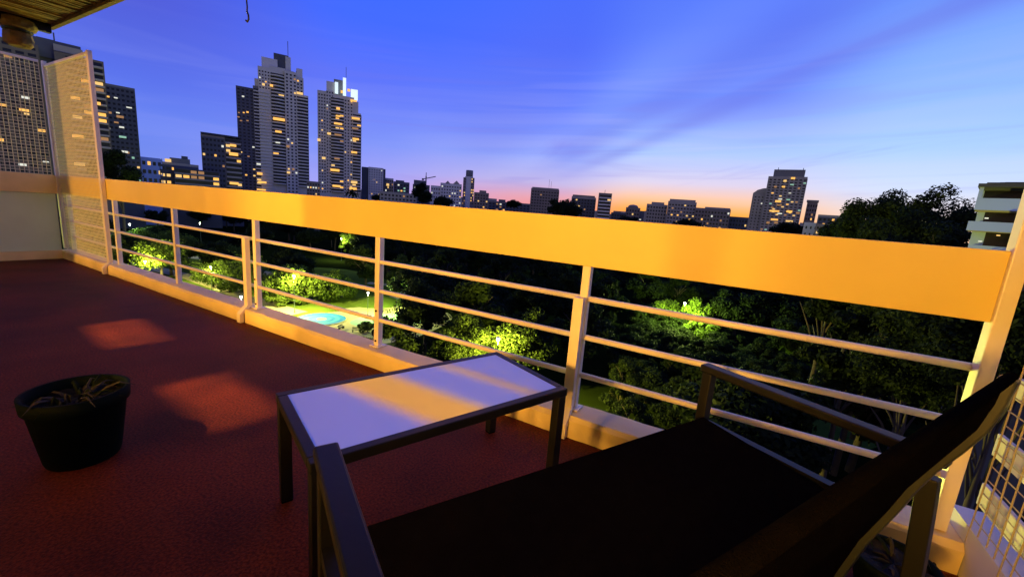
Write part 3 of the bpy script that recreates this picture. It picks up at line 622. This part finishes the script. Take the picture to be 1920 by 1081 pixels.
b.mass(1213, 1252, 383, 0, 18, greyb); b.mass(1222, 1246, 379, 2, 12, greyb, 385, 'penthouse'); b.facade(1214, 1251, 385, 424, 0, 6, 7, greyb, .05)
b = Building('apartment_block', 'right one of the two flat blocks, amber windows, before the orange glow', 1280, 390, pyc=405, seed=30)
b.mass(1253, 1307, 378, 0, 18, greyb); b.mass(1256, 1305, 374, 2, 14, greyb, 380, 'penthouse'); b.facade(1254, 1306, 381, 426, 0, 7, 9, greyb, .24, .6, .42, kinds=(1, 0, 4))
b = Building('low_block', 'long lower wing right of the two flat blocks', 1338, 380, pyc=415, seed=31)
b.mass(1303, 1371, 391, 0, 18, brownb); b.mass(1322, 1370, 389, 2, 12, greyb, 393, 'penthouse'); b.facade(1304, 1370, 394, 430, 0, 5, 11, brownb, .07)
b = Building('low_block', 'dark low roofs left of the right tower', 1392, 400, pyc=425, seed=32)
b.mass(1368, 1415, 407, 0, 14, darkb); b.facade(1369, 1414, 410, 434, 0, 3, 8, darkb, .06)

# right hand tower
b = Building('residential_tower', 'stepped grey tower with many amber windows standing right of the sunset', 1463, 320, 'tower', pyc=400, seed=33)
b.mass(1412, 1442, 362, 3, 22, greyb); b.facade(1414, 1441, 366, 436, 2.6, 12, 4, greyb, .05, .4, .4)
x0, z0 = b.q(1412, 362, 3); x1, _ = b.q(1442, 362, 3); z2 = b.q(1430, 352, 3)[1]
MB().add([(x0, 3, z0), (x1, 3, z0), (x1, 3, z2), (x0+(x1-x0)*.6, 3, z2-.3), (x0+(x1-x0)*.25, 3, z0+(z2-z0)*.6)]+[(x0, 20, z0), (x1, 20, z0), (x1, 20, z2), (x0+(x1-x0)*.6, 20, z2-.3), (x0+(x1-x0)*.25, 20, z0+(z2-z0)*.6)],
         [(0, 1, 2, 3, 4), (9, 8, 7, 6, 5), (1, 6, 7, 2), (2, 7, 8, 3), (3, 8, 9, 4), (4, 9, 5, 0)]).build('curved_shoulder', greyb, b.o)
b.mass(1441, 1515, 331, 0, 24, greyb); b.facade(1442, 1515, 334, 436, 0, 20, 9, greyb, .10, .6, .45, kinds=(1, 0, 4, 3)); b.mass(1452, 1511, 318, 3, 18, towerd, 333, 'penthouse'); b.rod(1459, 320, 314, 6, .2, darkb); b.rod(1506, 320, 315, 6, .2, darkb)
for px, py, w, h, k in ((1487, 334, 9, 5, 0), (1472, 339, 7, 5, 1), (1485, 346, 8, 3, 3), (1454, 350, 6, 4, 4), (1469, 350, 7, 4, 0), (1498, 353, 5, 4, 4), (1481, 362, 6, 2, 2), (1459, 377, 13, 5, 0), (1461, 384, 11, 3, 4), (1448, 389, 6, 3, 4), (1452, 395, 22, 4, 0), (1480, 396, 13, 5, 0), (1462, 400, 10, 3, 2), (1452, 411, 16, 4, 0), (1480, 414, 16, 4, 1), (1440, 417, 7, 5, 4), (1455, 417, 8, 4, 4), (1496, 399, 8, 4, 4), (1463, 373, 8, 3, 2), (1478, 374, 8, 3, 3)): b.lit(px, py, w, h, -.5, k)
b = Building('slim_tower', 'small pink block just right of the right hand tower', 1524, 330, 'building', pyc=410, seed=34)
b.mass(1514, 1534, 378, 0, 12, brownb); b.mass(1513, 1536, 375, -.4, 12, greyb, 378, 'roof_slab'); b.facade(1515, 1534, 381, 440, 0, 7, 4, brownb, .12)
b = Building('low_block', 'white cube house at the foot of the right tower', 1521, 200, pyc=425, seed=35)
b.mass(1508, 1535, 417, 0, 9, whiteb); b.facade(1509, 1535, 419, 446, 0, 2, 3, whiteb, 0, .35, .4)
b = Building('low_block', 'jumbled houses with yellow lights under the right hand trees', 1570, 190, pyc=425, seed=36)
b.mass(1534, 1612, 404, 4, 16, greyb); b.facade(1535, 1611, 407, 446, 4, 4, 9, darkb, .22, .6, .5, kinds=(1, 0, 4)); b.mass(1530, 1570, 420, 0, 8, brownb); b.facade(1531, 1569, 422, 450, 0, 3, 5, brownb, .25)
b = Building('low_block', 'dim house with pale lit windows seen between the right hand trees', 1710, 120, pyc=430, seed=37)
b.mass(1660, 1790, 405, 0, 12, greyb); b.facade(1661, 1789, 409, 470, 0, 4, 10, greyb, .12, .5, .45, kinds=(1, 3, 2))

# white balconied house at the right edge
b = Building('white_house', 'white modern house with stacked balcony parapets at the right edge', 1900, 46, pyc=400, seed=40)
b.mass(1846, 2080, 352, 3.0, 12, bluewh, 482); b.mass(1846, 2080, 482.2, 3.0, 12, darkb)  # lower storeys painted dark; the darkness below is put into the wall colour
for k, (pa, pb, dy0) in enumerate(((371, 394, 0.), (414, 434, -.8), (458, 480, 0.))):
    xa, za = b.q(1832 if k == 0 else 1816, pa, dy0); xb, _ = b.q(2080, pa, dy0); _, zb = b.q(1860, pb, dy0)
    MB().box(xa, xb, dy0, dy0+.18, zb, za).build('parapet', bluewh, b.o); MB().box(xa, xb, dy0+.183, 2.99, zb+.02, zb+.25).build('balcony_slab', greyb, b.o); MB().box(xa, xa+.15, dy0+.183, 2.98, zb+.253, za-.02).build('side_parapet', bluewh, b.o)
xa, za = b.q(1834, 350, 0); xb, _ = b.q(2080, 350, 0); _, zp = b.q(1834, 371, 0)
MB().box(xa, xb, -.2, 12.2, za-.02, za+.22).build('roof_slab', roofd, b.o)
for px in (1835, 1990): x, _ = b.q(px, 360, 0); MB().box(x, x+.22, 0, .2, zp, za-.025).build('pillar', bluewh, b.o)
for px, w in ((1866, 1.1), (1885, .8), (1910, 1.6)):
    for pm in (361, 404, 447): x, z = b.q(px, pm, 3); inst('window', pane_mesh(w, 1.5, glassd), b.o, (x, 2.97, z))
for px, py, k in ((1850, 409, 2), (1872, 441, 1), (1838, 452, 2)): b.lit(px, py, 9, 3, 2.8, k)

# crane
b = Building('tower_crane', 'thin tower crane with a slanting jib on the skyline', 798, 520, 'crane', None, pyc=345)
x, z = b.q(799, 330); x2, z2 = b.q(817, 331); x3, z3 = b.q(793, 334)
MB().box(x-.7, x+.7, -.7, .7, 0, z).build('mast', darkb, b.o); MB().tube([(x3, 0, z3-1), (x2, 0, z2)], .5, 4).build('jib', darkb, b.o); MB().box(x3-1.2, x3+1.2, -.8, .8, z3-2.4, z3-.2).build('counterweight', darkb, b.o); MB().tube([(x, 0, z), (x, 0, z+4)], .4, 4).build('mast_head', darkb, b.o)

# hidden infill: rows of dim houses behind the wood so that the skyline has no holes
for i, (px, dist, w, pyt) in enumerate(((60, 420, 130, 322), (300, 460, 120, 318), (480, 480, 130, 334), (640, 500, 150, 352), (850, 560, 140, 372), (1010, 560, 130, 386), (1130, 560, 130, 398), (1260, 560, 130, 404), (1400, 560, 130, 420), (1560, 480, 120, 424), (1700, 420, 160, 428))):
    b = Building('house_row', 'dim row of far low roofs %s' % ('behind the mesh screen', 'behind the pale terrace', 'behind the first tower', 'behind the second tower', 'under the round topped tower', 'under the broad flat block', 'under the narrow block', 'under the twin flat blocks', 'left of the right tower', 'right of the right tower', 'behind the right hand trees')[i], px, dist, 'houses', 'far rows of roofs', pyc=pyt, seed=60+i)
    q = random.Random(i); x = px-w/2
    while x < px+w/2:
        ww = q.uniform(9, 22); b.mass(x, x+ww, pyt+(x-px)*.079+q.uniform(-5, 4), q.uniform(0, 6), 20, q.choice((darkb, brownb, greyb))); x += ww+.3
    for _ in range(9): xx = px+q.uniform(-w/2, w/2); b.lit(xx, pyt+(xx-px)*.079+q.uniform(4, 16), q.uniform(2, 5), q.uniform(1.5, 3), -.5, q.choice((0, 1, 2, 4)))

# ------------------------------------------------------------------ balcony: floor, kerb, walls, canopy
XL, XR, YF, YK = -8.70, .86, -1.40, 2.01
struct(MB().box(XL-.2, XR+.22, YF-.02, 2.20, -.22, -.006).build('balcony_slab', concrete))
struct(MB().add([(XL, YF, 0), (XR+.05, YF, 0), (XR+.05, YK+.02, 0), (XL, YK+.02, 0)], [(0, 1, 2, 3)]).build('balcony_floor', redfloor))
kerb = struct(empty('kerb'))
joints = [XL-.1, -7.04, -3.905, -.715, XR+.02]
for i in range(4):
    a, c = joints[i]+.012, joints[i+1]-.012
    n = 26; mb = MB(); vs = []; q = random.Random(i)
    for k in range(n+1):
        x = a+(c-a)*k/n; w = lambda s=.004: q.uniform(-s, s)
        vs += [(x, YK+w(.003), -.005), (x, YK+w(), .10+w()), (x, YK+.018+w(), .122+w(.003)), (x, 2.19, .125+w(.003)), (x, 2.19, -.005)]
    fs = []
    for k in range(n):
        for j in range(4): fs.append((k*5+j, k*5+j+1, k*5+j+6, k*5+j+5)[::-1])
    fs += [(0, 1, 2, 3, 4), tuple(n*5+j for j in (4, 3, 2, 1, 0))]
    mb.add(vs, fs).build('kerb_section', kerbm, kerb)
# left end wall: kerb, plaster panel, cap band
lw = struct(empty('end_wall', (XL, 0, 0)))
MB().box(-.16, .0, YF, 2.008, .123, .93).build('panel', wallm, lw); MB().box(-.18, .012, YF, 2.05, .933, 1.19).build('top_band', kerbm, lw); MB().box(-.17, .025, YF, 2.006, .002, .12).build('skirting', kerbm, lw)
# canopy above the balcony
cn_ = tag(empty('canopy', (0, 0, 3.02)), 'dark canopy roof over the balcony with ragged reed lining underneath', 'canopy')
MB().box(-8.04, XR+1.6, YF, 2.0, .06, .16).build('roof_board', darkmetal, cn_)
MB().box(-8.05, XR+1.6, 1.975, 2.02, -.03, .17).build('fascia', reedm, cn_)
q = random.Random(5); mb = MB()
x = -8.0
while x < XR+1.5:
    w = q.uniform(.03, .07); sag = q.uniform(.0, .05); mb.tube([(x, YF+.05, .03), (x+q.uniform(-.03, .03), .6, .02-sag), (x, 1.96, .02)], w*.5, 6); x += w*.9
o = mb.build('reed_lining', reedm, cn_); o['kind'] = 'stuff'
for x in (-7.95, -5.2, -2.2, .8): MB().box(x-.04, x+.04, YF, 1.97, -.10, .0).build('beam', darkmetal, cn_)
# rolled blind hanging at the left end of the canopy
bl = tag(empty('rolled_blind', (-8.0, 1.70, 2.66)), 'bundle of rolled yellowish blind hanging under the canopy in the left corner', 'blind')
def lump(name, z0, z1, r0, n=18):
    prof = [(r0*.72, z0), (r0*.98, z0+(z1-z0)*.15), (r0*1.04, (z0+z1)/2), (r0*.95, z0+(z1-z0)*.85), (r0*.66, z1)]
    m_ = MB().lathe(prof, n); qq = random.Random(name)
    m_.v = [(vx*(1+qq.uniform(-.07, .07)), vy*(1+qq.uniform(-.07, .07)), vz) for vx, vy, vz in m_.v]; return m_
lump('roll1', 0.02, .20, .125).build('lower_roll', reedm, bl); lump('roll2', .205, .34, .165).build('upper_roll', reedm, bl); MB().tube([(0, 0, .34), (0, 0, .40)], .02, 6).build('strap', darkmetal, bl); MB().lathe([(.128, .19), (.132, .214)], 18).build('tie', darkmetal, bl)
# hook hanging from the canopy edge
hk = tag(empty('hanging_hook', (-3.63, 1.99, 2.50)), 'thin wire with a hook hanging from the canopy edge at the top', 'hook')
MB().tube([(0, 0, .50), (.012, 0, .32), (-.008, 0, .2), (.006, 0, .08), (0, 0, .04)], .006, 6).build('wire', darkmetal, hk); MB().tube([(0, 0, .05), (.018, 0, .02), (.02, 0, -.01), (.0, 0, -.025), (-.018, 0, -.012)], .007, 6).build('hook', darkmetal, hk)

# ------------------------------------------------------------------ main railing
rl = tag(empty('balcony_railing', (0, 2.12, .12)), 'cream balcony railing with a deep solid top panel and three bars', 'railing')
def rlb(mb): mb.v = [(x, y-2.12, z-.12) for x, y, z in mb.v]; return mb
RZ = (.765, .549, .330)
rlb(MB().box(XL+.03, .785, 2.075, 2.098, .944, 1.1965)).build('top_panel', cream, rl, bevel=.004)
for x in (-8.62, -6.985, -5.405, -3.86, -2.29, -.72):
    po = rlb(MB().box(x-.023, x+.023, 2.101, 2.146, .118, .985)).build('post', railm, rl, bevel=.004)
    if x < -3.9: continue
    for z in (.17, .40): rlb(MB().tube([(x, 2.1005, z), (x, 2.094, z)], .008, 8)).build('bolt', darkmetal, po)
    rlb(MB().box(x-.045, x+.045, 2.08, 2.165, .1265, .134)).build('base_plate', railm, po)
for i, (a, c) in enumerate(((-8.6, -7.0), (-6.97, -3.88), (-3.84, -.74), (-.70, .80))):
    for z in RZ: rlb(MB().tube([(a, 2.122, z), ((a+c)/2, 2.122, z-.002), (c, 2.122, z)], .0155, 10)).build('bar', railm, rl, smooth=True)
for x, top in ((-3.925, .775), (-.728, .775)):
    mb = MB()
    mb.box(x-.027, x+.027, 2.045, 2.085, .155, top)
    mb.add([(x-.027, 2.045, .155), (x+.027, 2.045, .155), (x+.027, 2.085, .155), (x-.027, 2.085, .155), (x-.022, 1.972, .085), (x+.032, 1.972, .085), (x+.032, 2.004, .085), (x-.022, 2.004, .085)], [(0, 1, 5, 4), (1, 2, 6, 5), (2, 3, 7, 6), (3, 0, 4, 7)])
    mb.box(x-.022, x+.032, 1.972, 2.004, .004, .085)
    rlb(mb).build('bracket_post', railm, rl)

# ------------------------------------------------------------------ mesh screens
def wire_grid(u0, u1, z0, z1, cell, t, y, q, jit=0.0):
    mb = MB(); n = int((u1-u0)/cell); m_ = int((z1-z0)/cell)
    for i in range(n+1):
        u = u0+(u1-u0)*i/n
        if jit: mb.tube([(u+q.uniform(-jit, jit), y+q.uniform(-jit, jit), z0+(z1-z0)*k/6) for k in range(7)], t, 4, False)
        else: mb.tube([(u, y, z0), (u, y, z1)], t, 4, False)
    for j in range(m_+1):
        z = z0+(z1-z0)*j/m_
        if jit: mb.tube([(u0+(u1-u0)*k/6, y+q.uniform(-jit, jit)+t, z+q.uniform(-jit, jit)) for k in range(7)], t, 4, False)
        else: mb.tube([(u0, y+t, z), (u1, y+t, z)], t, 4, False)
    return mb
q = random.Random(9)
ms = tag(empty('mesh_screen', (-7.9, 2.05, .12)), 'tall wire mesh screen along the railing at the left corner', 'screen')
def sh(mb, dx, dy, dz): mb.v = [(x-dx, y-dy, z-dz) for x, y, z in mb.v]; return mb
S = (-7.9, 2.05, .12)
sh(MB().box(-8.72, -8.66, 2.03, 2.07, .15, 2.70), *S).build('post', railm, ms)
mb = MB().box(-7.10, -7.04, 2.03, 2.07, .15, 2.66); x = -7.07
mb.add([(x-.03, 2.03, .15), (x+.03, 2.03, .15), (x+.03, 2.07, .15), (x-.03, 2.07, .15), (x-.022, 1.966, .085), (x+.035, 1.966, .085), (x+.035, 2.002, .085), (x-.022, 2.002, .085)], [(0, 1, 5, 4), (1, 2, 6, 5), (2, 3, 7, 6), (3, 0, 4, 7)]); mb.box(x-.022, x+.035, 1.966, 2.002, .004, .085)
sh(mb, *S).build('post', railm, ms)
sh(MB().box(-8.655, -7.105, 2.035, 2.065, 2.62, 2.65), *S).build('top_rail', railm, ms)
g = sh(wire_grid(-8.655, -7.105, .14, 2.62, .042, .0034, 2.05, q), *S).build('wire_mesh', meshm, ms); g['kind'] = 'stuff'
me2 = tag(empty('mesh_screen', (XL, .4, 1.19)), 'wire mesh screen on top of the left end wall', 'screen')
mb = wire_grid(-1.7, 1.6, 0, 1.48, .042, .0034, 0, q); mb.v = [(y, x, z) for x, y, z in mb.v]; g = mb.build('wire_mesh', meshm, me2); g['kind'] = 'stuff'
MB().box(-.015, .015, -1.7, 1.6, 1.48, 1.51).build('top_rail', railm, me2); MB().box(-.02, .02, -1.74, -1.70, .002, 1.5).build('post', railm, me2)

# right end: tall corner post and the side railing coming towards the camera
SR = tag(empty('side_railing', (.90, 1.0, .12)), 'side railing of broad white boards behind wire mesh at the right end', 'railing')
def sr(mb): return sh(mb, .90, 1.0, .12)
sr(MB().box(.785, .830, 2.06, 2.12, .128, 2.75))  .build('corner_post', railm, SR, bevel=.004)
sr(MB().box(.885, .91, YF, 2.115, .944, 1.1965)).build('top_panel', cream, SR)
for z0, z1 in ((.69, .765), (.465, .55), (.265, .352)): sr(MB().box(.890, .905, YF, 2.09, z0, z1)).build('board', whiteb, SR, bevel=.003)
sr(MB().box(.87, 1.02, YF, 2.19, .002, .19)).build('board_plinth', whiteb, SR)
for y in (.4, -1.2): sr(MB().box(.908, .95, y, y+.05, .19, .95)).build('post', railm, SR)
q = random.Random(4); mb = wire_grid(YF, 2.03, .13, 2.7, .052, .0028, 0, q, .006); mb.v = [(.874+y, x, z) for x, y, z in mb.v]; g = sr(mb).build('wire_mesh', sidewire, SR); g['kind'] = 'stuff'
sr(MB().box(.86, .885, YF, 2.04, 2.69, 2.72)).build('top_rail', railm, SR)
cb = tag(MB().tube([(.80, 2.0, .02), (.70, 1.93, .012), (.62, 1.97, .012), (.50, 1.90, .012), (.30, 1.94, .012), (.78, 1.99, .30)][:5], .007, 6).build('cable', darkmetal), 'thin dark cable lying along the kerb behind the sofa', 'cable')

# ------------------------------------------------------------------ coffee table
TA, TB, TC = Vector((-1.469, .852)), Vector((-1.080, 1.827)), Vector((-.582, 1.640))
tcn_ = (TA+TC)/2; u = (TB-TA).normalized(); TL, TW = 1.05, .53
tb = tag(empty('coffee_table', (tcn_.x, tcn_.y, 0), math.atan2(u.y, u.x)), 'low coffee table with dark metal frame and frosted glass top', 'table')
a, c, h = TL/2, TW/2, .452
MB().box(-a, a, c-.036, c, h-.036, h).build('frame_rail', darkmetal, tb, bevel=.004); MB().box(-a, a, -c, -c+.036, h-.036, h).build('frame_rail', darkmetal, tb, bevel=.004)
MB().box(-a, -a+.036, -c+.0362, c-.0362, h-.036, h).build('frame_rail', darkmetal, tb, bevel=.004); MB().box(a-.036, a, -c+.0362, c-.0362, h-.036, h).build('frame_rail', darkmetal, tb, bevel=.004)
MB().box(-a+.028, a-.028, -c+.028, c-.028, h-.009, h-.002).build('glass_top', frost, tb)
for sx_ in (-1, 1):
    for sy_ in (-1, 1): x, y = sx_*(a-.024), sy_*(c-.024); lg = MB().box(x-.021, x+.021, y-.021, y+.021, 0.008, h-.0362).build('leg', darkmetal, tb, bevel=.003); MB().box(x-.019, x+.019, y-.019, y+.019, 0.0, .0078).build('foot_cap', potm, lg)

# ------------------------------------------------------------------ garden sofa
Lv = Vector((.478, .878)); Fv = Vector((-.878, .478)); s0, d0 = .86, .5
so_p = Lv*s0+Fv*d0
sf = tag(empty('garden_sofa', (so_p.x, so_p.y, 0), math.atan2(Lv.y, Lv.x)), 'dark two seat garden sofa with sling seat and curved reclined back', 'sofa')
def loc(s, d, z): return (s-s0, d-d0, z)
stile = [(.385, .08), (.362, .19), (.335, .31), (.312, .38), (.290, .45), (.268, .53), (.240, .61), (.206, .685), (.178, .755), (.163, .83), (.157, .898)]
def profile_box(mb, path, s_a, s_b, th):
    """sheet following the (d, z) path, s_a to s_b wide and th thick"""
    vs = []; fs = []; n = len(path)
    for i, (d, z) in enumerate(path):
        d2, z2 = path[min(i+1, n-1)]; d1, z1 = path[max(i-1, 0)]; L_ = math.hypot(d2-d1, z2-z1); nd, nz = (z2-z1)/L_, -(d2-d1)/L_
        for s_ in (s_a, s_b):
            for t_ in (-.5, .5): vs.append(loc(s_, d+nd*th*t_, z+nz*th*t_))
    for i in range(n-1):
        o = i*4; p = o+4
        fs += [(o, p, p+2, o+2), (o+1, o+3, p+3, p+1), (o, o+1, p+1, p), (o+2, p+2, p+3, o+3)]
    fs += [(0, 2, 3, 1), (n*4-4, n*4-3, n*4-1, n*4-2)]
    return mb.add(vs, fs)
for sa_ in (.10, 1.565):
    x0, y0, _ = loc(sa_, 0, 0)
    MB().box(x0, x0+.055, .215-d0, .955-d0, .605, .636).build('armrest', darkmetal, sf, bevel=.006)
    MB().box(x0+.006, x0+.049, .905-d0, .945-d0, 0, .6045).build('front_leg', darkmetal, sf, bevel=.004)
    profile_box(MB(), [(.205, 0.0), (.218, .15), (.226, .30), (.236, .44), (.246, .56)], sa_+.006, sa_+.049, .044).build('rear_leg', darkmetal, sf, bevel=.004)
    profile_box(MB(), stile, sa_+(.056 if sa_ < 1 else -.045), sa_+(.100 if sa_ < 1 else -.001), .034).build('back_stile', framegrey, sf, bevel=.005)
    MB().box(x0+.01, x0+.045, .365-d0, .904-d0, .365, .40).build('side_rail', darkmetal, sf)
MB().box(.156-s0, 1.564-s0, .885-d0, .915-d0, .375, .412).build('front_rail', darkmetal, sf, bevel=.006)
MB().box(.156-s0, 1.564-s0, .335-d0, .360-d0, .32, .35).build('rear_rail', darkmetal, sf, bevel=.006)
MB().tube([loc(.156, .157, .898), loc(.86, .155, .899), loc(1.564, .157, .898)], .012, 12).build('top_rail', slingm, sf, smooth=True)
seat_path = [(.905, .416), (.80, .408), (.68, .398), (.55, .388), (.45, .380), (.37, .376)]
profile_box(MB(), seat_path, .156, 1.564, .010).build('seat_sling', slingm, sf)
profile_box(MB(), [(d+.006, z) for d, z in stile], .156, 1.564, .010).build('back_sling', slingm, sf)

# round dark pot behind the sofa, and the plant pot on the left
def plant_pot(name, c, r, h, label, leaves):
    o = tag(empty(name, c), label, 'plant pot')
    MB().lathe([(r*.70, 0), (r*.74, .02), (r*.93, h*.80), (r, h*.82), (r*1.02, h), (r*.93, h), (r*.90, h*.86)], 32, cap=False).build('pot', potm, o, True)
    MB().lathe([(r*.70, .004), (.01, .005)], 32, cap=False).build('pot_base', potm, o)
    mb = MB(); qq = random.Random(name+label); n = 20; vs = [(0, 0, h*.86)]
    for j in range(1, 4):
        for k in range(n): vs.append((r*.905*j/3*math.cos(6.283*k/n), r*.905*j/3*math.sin(6.283*k/n), h*.83+qq.uniform(-.008, .016)))
    fs = [(0, 1+k, 1+(k+1) % n) for k in range(n)] + [(1+j*n+k, 1+(j+1)*n+k, 1+(j+1)*n+(k+1) % n, 1+j*n+(k+1) % n) for j in range(2) for k in range(n)]
    mb.add(vs, fs).build('soil', soilm, o)
    for k in range(leaves):
        a = qq.uniform(0, 6.28); l_ = qq.uniform(.3, 1.0)*r; up = qq.uniform(.0, .045); r0 = qq.uniform(0, .5)*r; w = qq.uniform(.003, .006)
        p = [(math.cos(a)*r0+math.cos(a+.4)*l_*t, math.sin(a)*r0+math.sin(a+.4)*l_*t, h*.85+up*math.sin(t*2.6)*1.4) for t in (0, .3, .6, 1)]
        px_, py_ = -math.sin(a+.4), math.cos(a+.4); mb = MB()
        vs = []
        for i, (x, y, z) in enumerate(p): ww = w*(1, 1.5, 1.1, .1)[i]; vs += [(x-px_*ww, y-py_*ww, z), (x, y, z+ww*.7), (x+px_*ww, y+py_*ww, z)]
        mb.add(vs, [(3*i+j, 3*i+j+1, 3*i+j+4, 3*i+j+3) for i in range(3) for j in range(2)]).build('leaf', drym if k % 3 else leaf2, o)
    return o
plant_pot('plant_pot', (-2.38, .54, 0), .168, .31, 'dark green plastic pot with withered plant on the red floor', 46)
plant_pot('plant_pot', (.60, 1.73, 0), .12, .15, 'dark round pot in the corner by the side railing', 8)

# ------------------------------------------------------------------ unseen apartment behind the camera, with lit rooms shaped for their light
ap = tag(empty('apartment_wall', (0, YF, 0)), 'plastered apartment wall with three windows facing the balcony', 'wall')
SILL, HEAD, TH = .70, 2.15, .14
wins = [(-7.2, -4.45), (-3.08, -.17), (.353, 2.1)]  # openings and sill shaped to steer lamplight onto top panel and kerb
xs = [-9.2] + [v for w in wins for v in w] + [3.2]
for i in range(0, len(xs), 2): MB().box(xs[i], xs[i+1], -TH, 0, 0, 3.02).build('pier', wallm, ap)
for a_, c_ in wins:
    MB().box(a_, c_, -TH, -.001, 0, SILL).build('spandrel', wallm, ap); MB().box(a_, c_, -TH, -.001, HEAD, 3.02).build('lintel', wallm, ap); MB().box(a_, c_, -TH-.02, .05, SILL+.001, SILL+.03).build('window_sill', cream, ap)
MB().box(-.78, -.67, -TH+.02, -.03, SILL+.031, HEAD).build('mullion', railm, ap)
struct(MB().box(-9.2, 3.2, -5.9, -1.541, -.22, -.01).build('room_floor', roomm)); struct(MB().box(-9.2, 3.2, -5.9, -1.541, 2.9, 3.02).build('room_ceiling', roomm)); struct(MB().box(-9.2, 3.2, -6.0, -5.901, -.01, 3.02).build('wall_back', roomm))
for x in (-9.2, -3.85, .05, 3.12): struct(MB().box(x, x+.08, -5.9, -1.542, -.009, 2.899).build('light_partition', roomm))  # inner ones added to keep each lamp's light to its own window
def room_lamp(x, y, z, power, label, rad=.07):
    o = tag(empty('standing_lamp', (x, y, 0)), label, 'lamp', 'lamps in the rooms')
    MB().lathe([(.14, 0), (.14, .02), (.02, .04), (.012, z-.22), (.012, z-.16)], 16).build('stand', darkmetal, o, True)
    MB().lathe([(.02, -.06), (.045, -.02), (.03, .05)], 12, (0, 0, z-.12)).build('bulb', warmbulb, o, True)
    l = bpy.data.lights.new('room_light', 'POINT'); l.energy = power; l.color = (1, .50, .07); l.shadow_soft_size = rad
    lo = bpy.data.objects.new('room_light', l); C.objects.link(lo); lo.parent = o; lo.location = (0, 0, z)
room_lamp(-6.0, -5.4, 1.6, 1700, 'standing lamp in the left room'); room_lamp(-1.3, -5.4, 1.6, 620, 'right standing lamp in the middle room'); room_lamp(-2.0, -5.3, 1.6, 2050, 'left standing lamp in the middle room', .42); room_lamp(1.5, -3.4, 1.6, 120, 'standing lamp in the right room')
def add_patchlight(x, tx, ty, power, label):      # added unseen box light; its slot shapes the patch on the floor
    o = tag(empty('added_patchlight', (x, YF+.02, 2.8)), label, 'patchlight', 'patchlights added to the apartment wall')
    MB().box(-.05, .05, -.02, .02, -.05, .05).build('mount', darkmetal, o); 
    d = Vector((tx-x, ty-YF-.12, -2.8)).normalized(); p0 = Vector((0, .10, 0))
    rt = Vector((1, -.10, 0)); rt = (rt-d*rt.dot(d)).normalized(); up = rt.cross(d).normalized()
    def slab(r0, r1, u0, u1, f0, f1):
        mb.add([tuple(p0+rt*a+up*b_+d*c_) for c_ in (f0, f1) for a, b_ in ((r0, u0), (r1, u0), (r1, u1), (r0, u1))], [(0, 1, 2, 3), (4, 7, 6, 5), (0, 4, 5, 1), (1, 5, 6, 2), (2, 6, 7, 3), (3, 7, 4, 0)])
    mb = MB(); W, Hh = .06, .06; aw, ah = .0158, .0050
    slab(-W, -W+.004, -Hh, Hh, -.06, .16); slab(W-.004, W, -Hh, Hh, -.06, .16); slab(-W+.0041, W-.0041, Hh-.004, Hh, -.06, .16); slab(-W+.0041, W-.0041, -Hh, -Hh+.004, -.06, .16); slab(-W+.0041, W-.0041, -Hh+.0041, Hh-.0041, -.06, -.056)
    slab(-W+.0041, -aw, -Hh+.0041, Hh-.0041, .15, .154); slab(aw, W-.0041, -Hh+.0041, Hh-.0041, .15, .154); slab(-aw, aw, ah, Hh-.0041, .15, .154); slab(-aw, aw, -Hh+.0041, -ah, .15, .154)
    mb.build('housing', darkmetal, o)
    l = bpy.data.lights.new('patch_light', 'POINT'); l.energy = power; l.color = (1, .58, .22); l.shadow_soft_size = .0026
    lo = bpy.data.objects.new('patch_light', l); C.objects.link(lo); lo.parent = o; lo.location = p0
add_patchlight(-4.65, -4.22, 1.27, 1450, 'spotlight added to the apartment wall, throwing the farther floor patch')
add_patchlight(-3.1, -2.52, 1.14, 1300, 'spotlight added to the apartment wall, throwing the nearer floor patch')
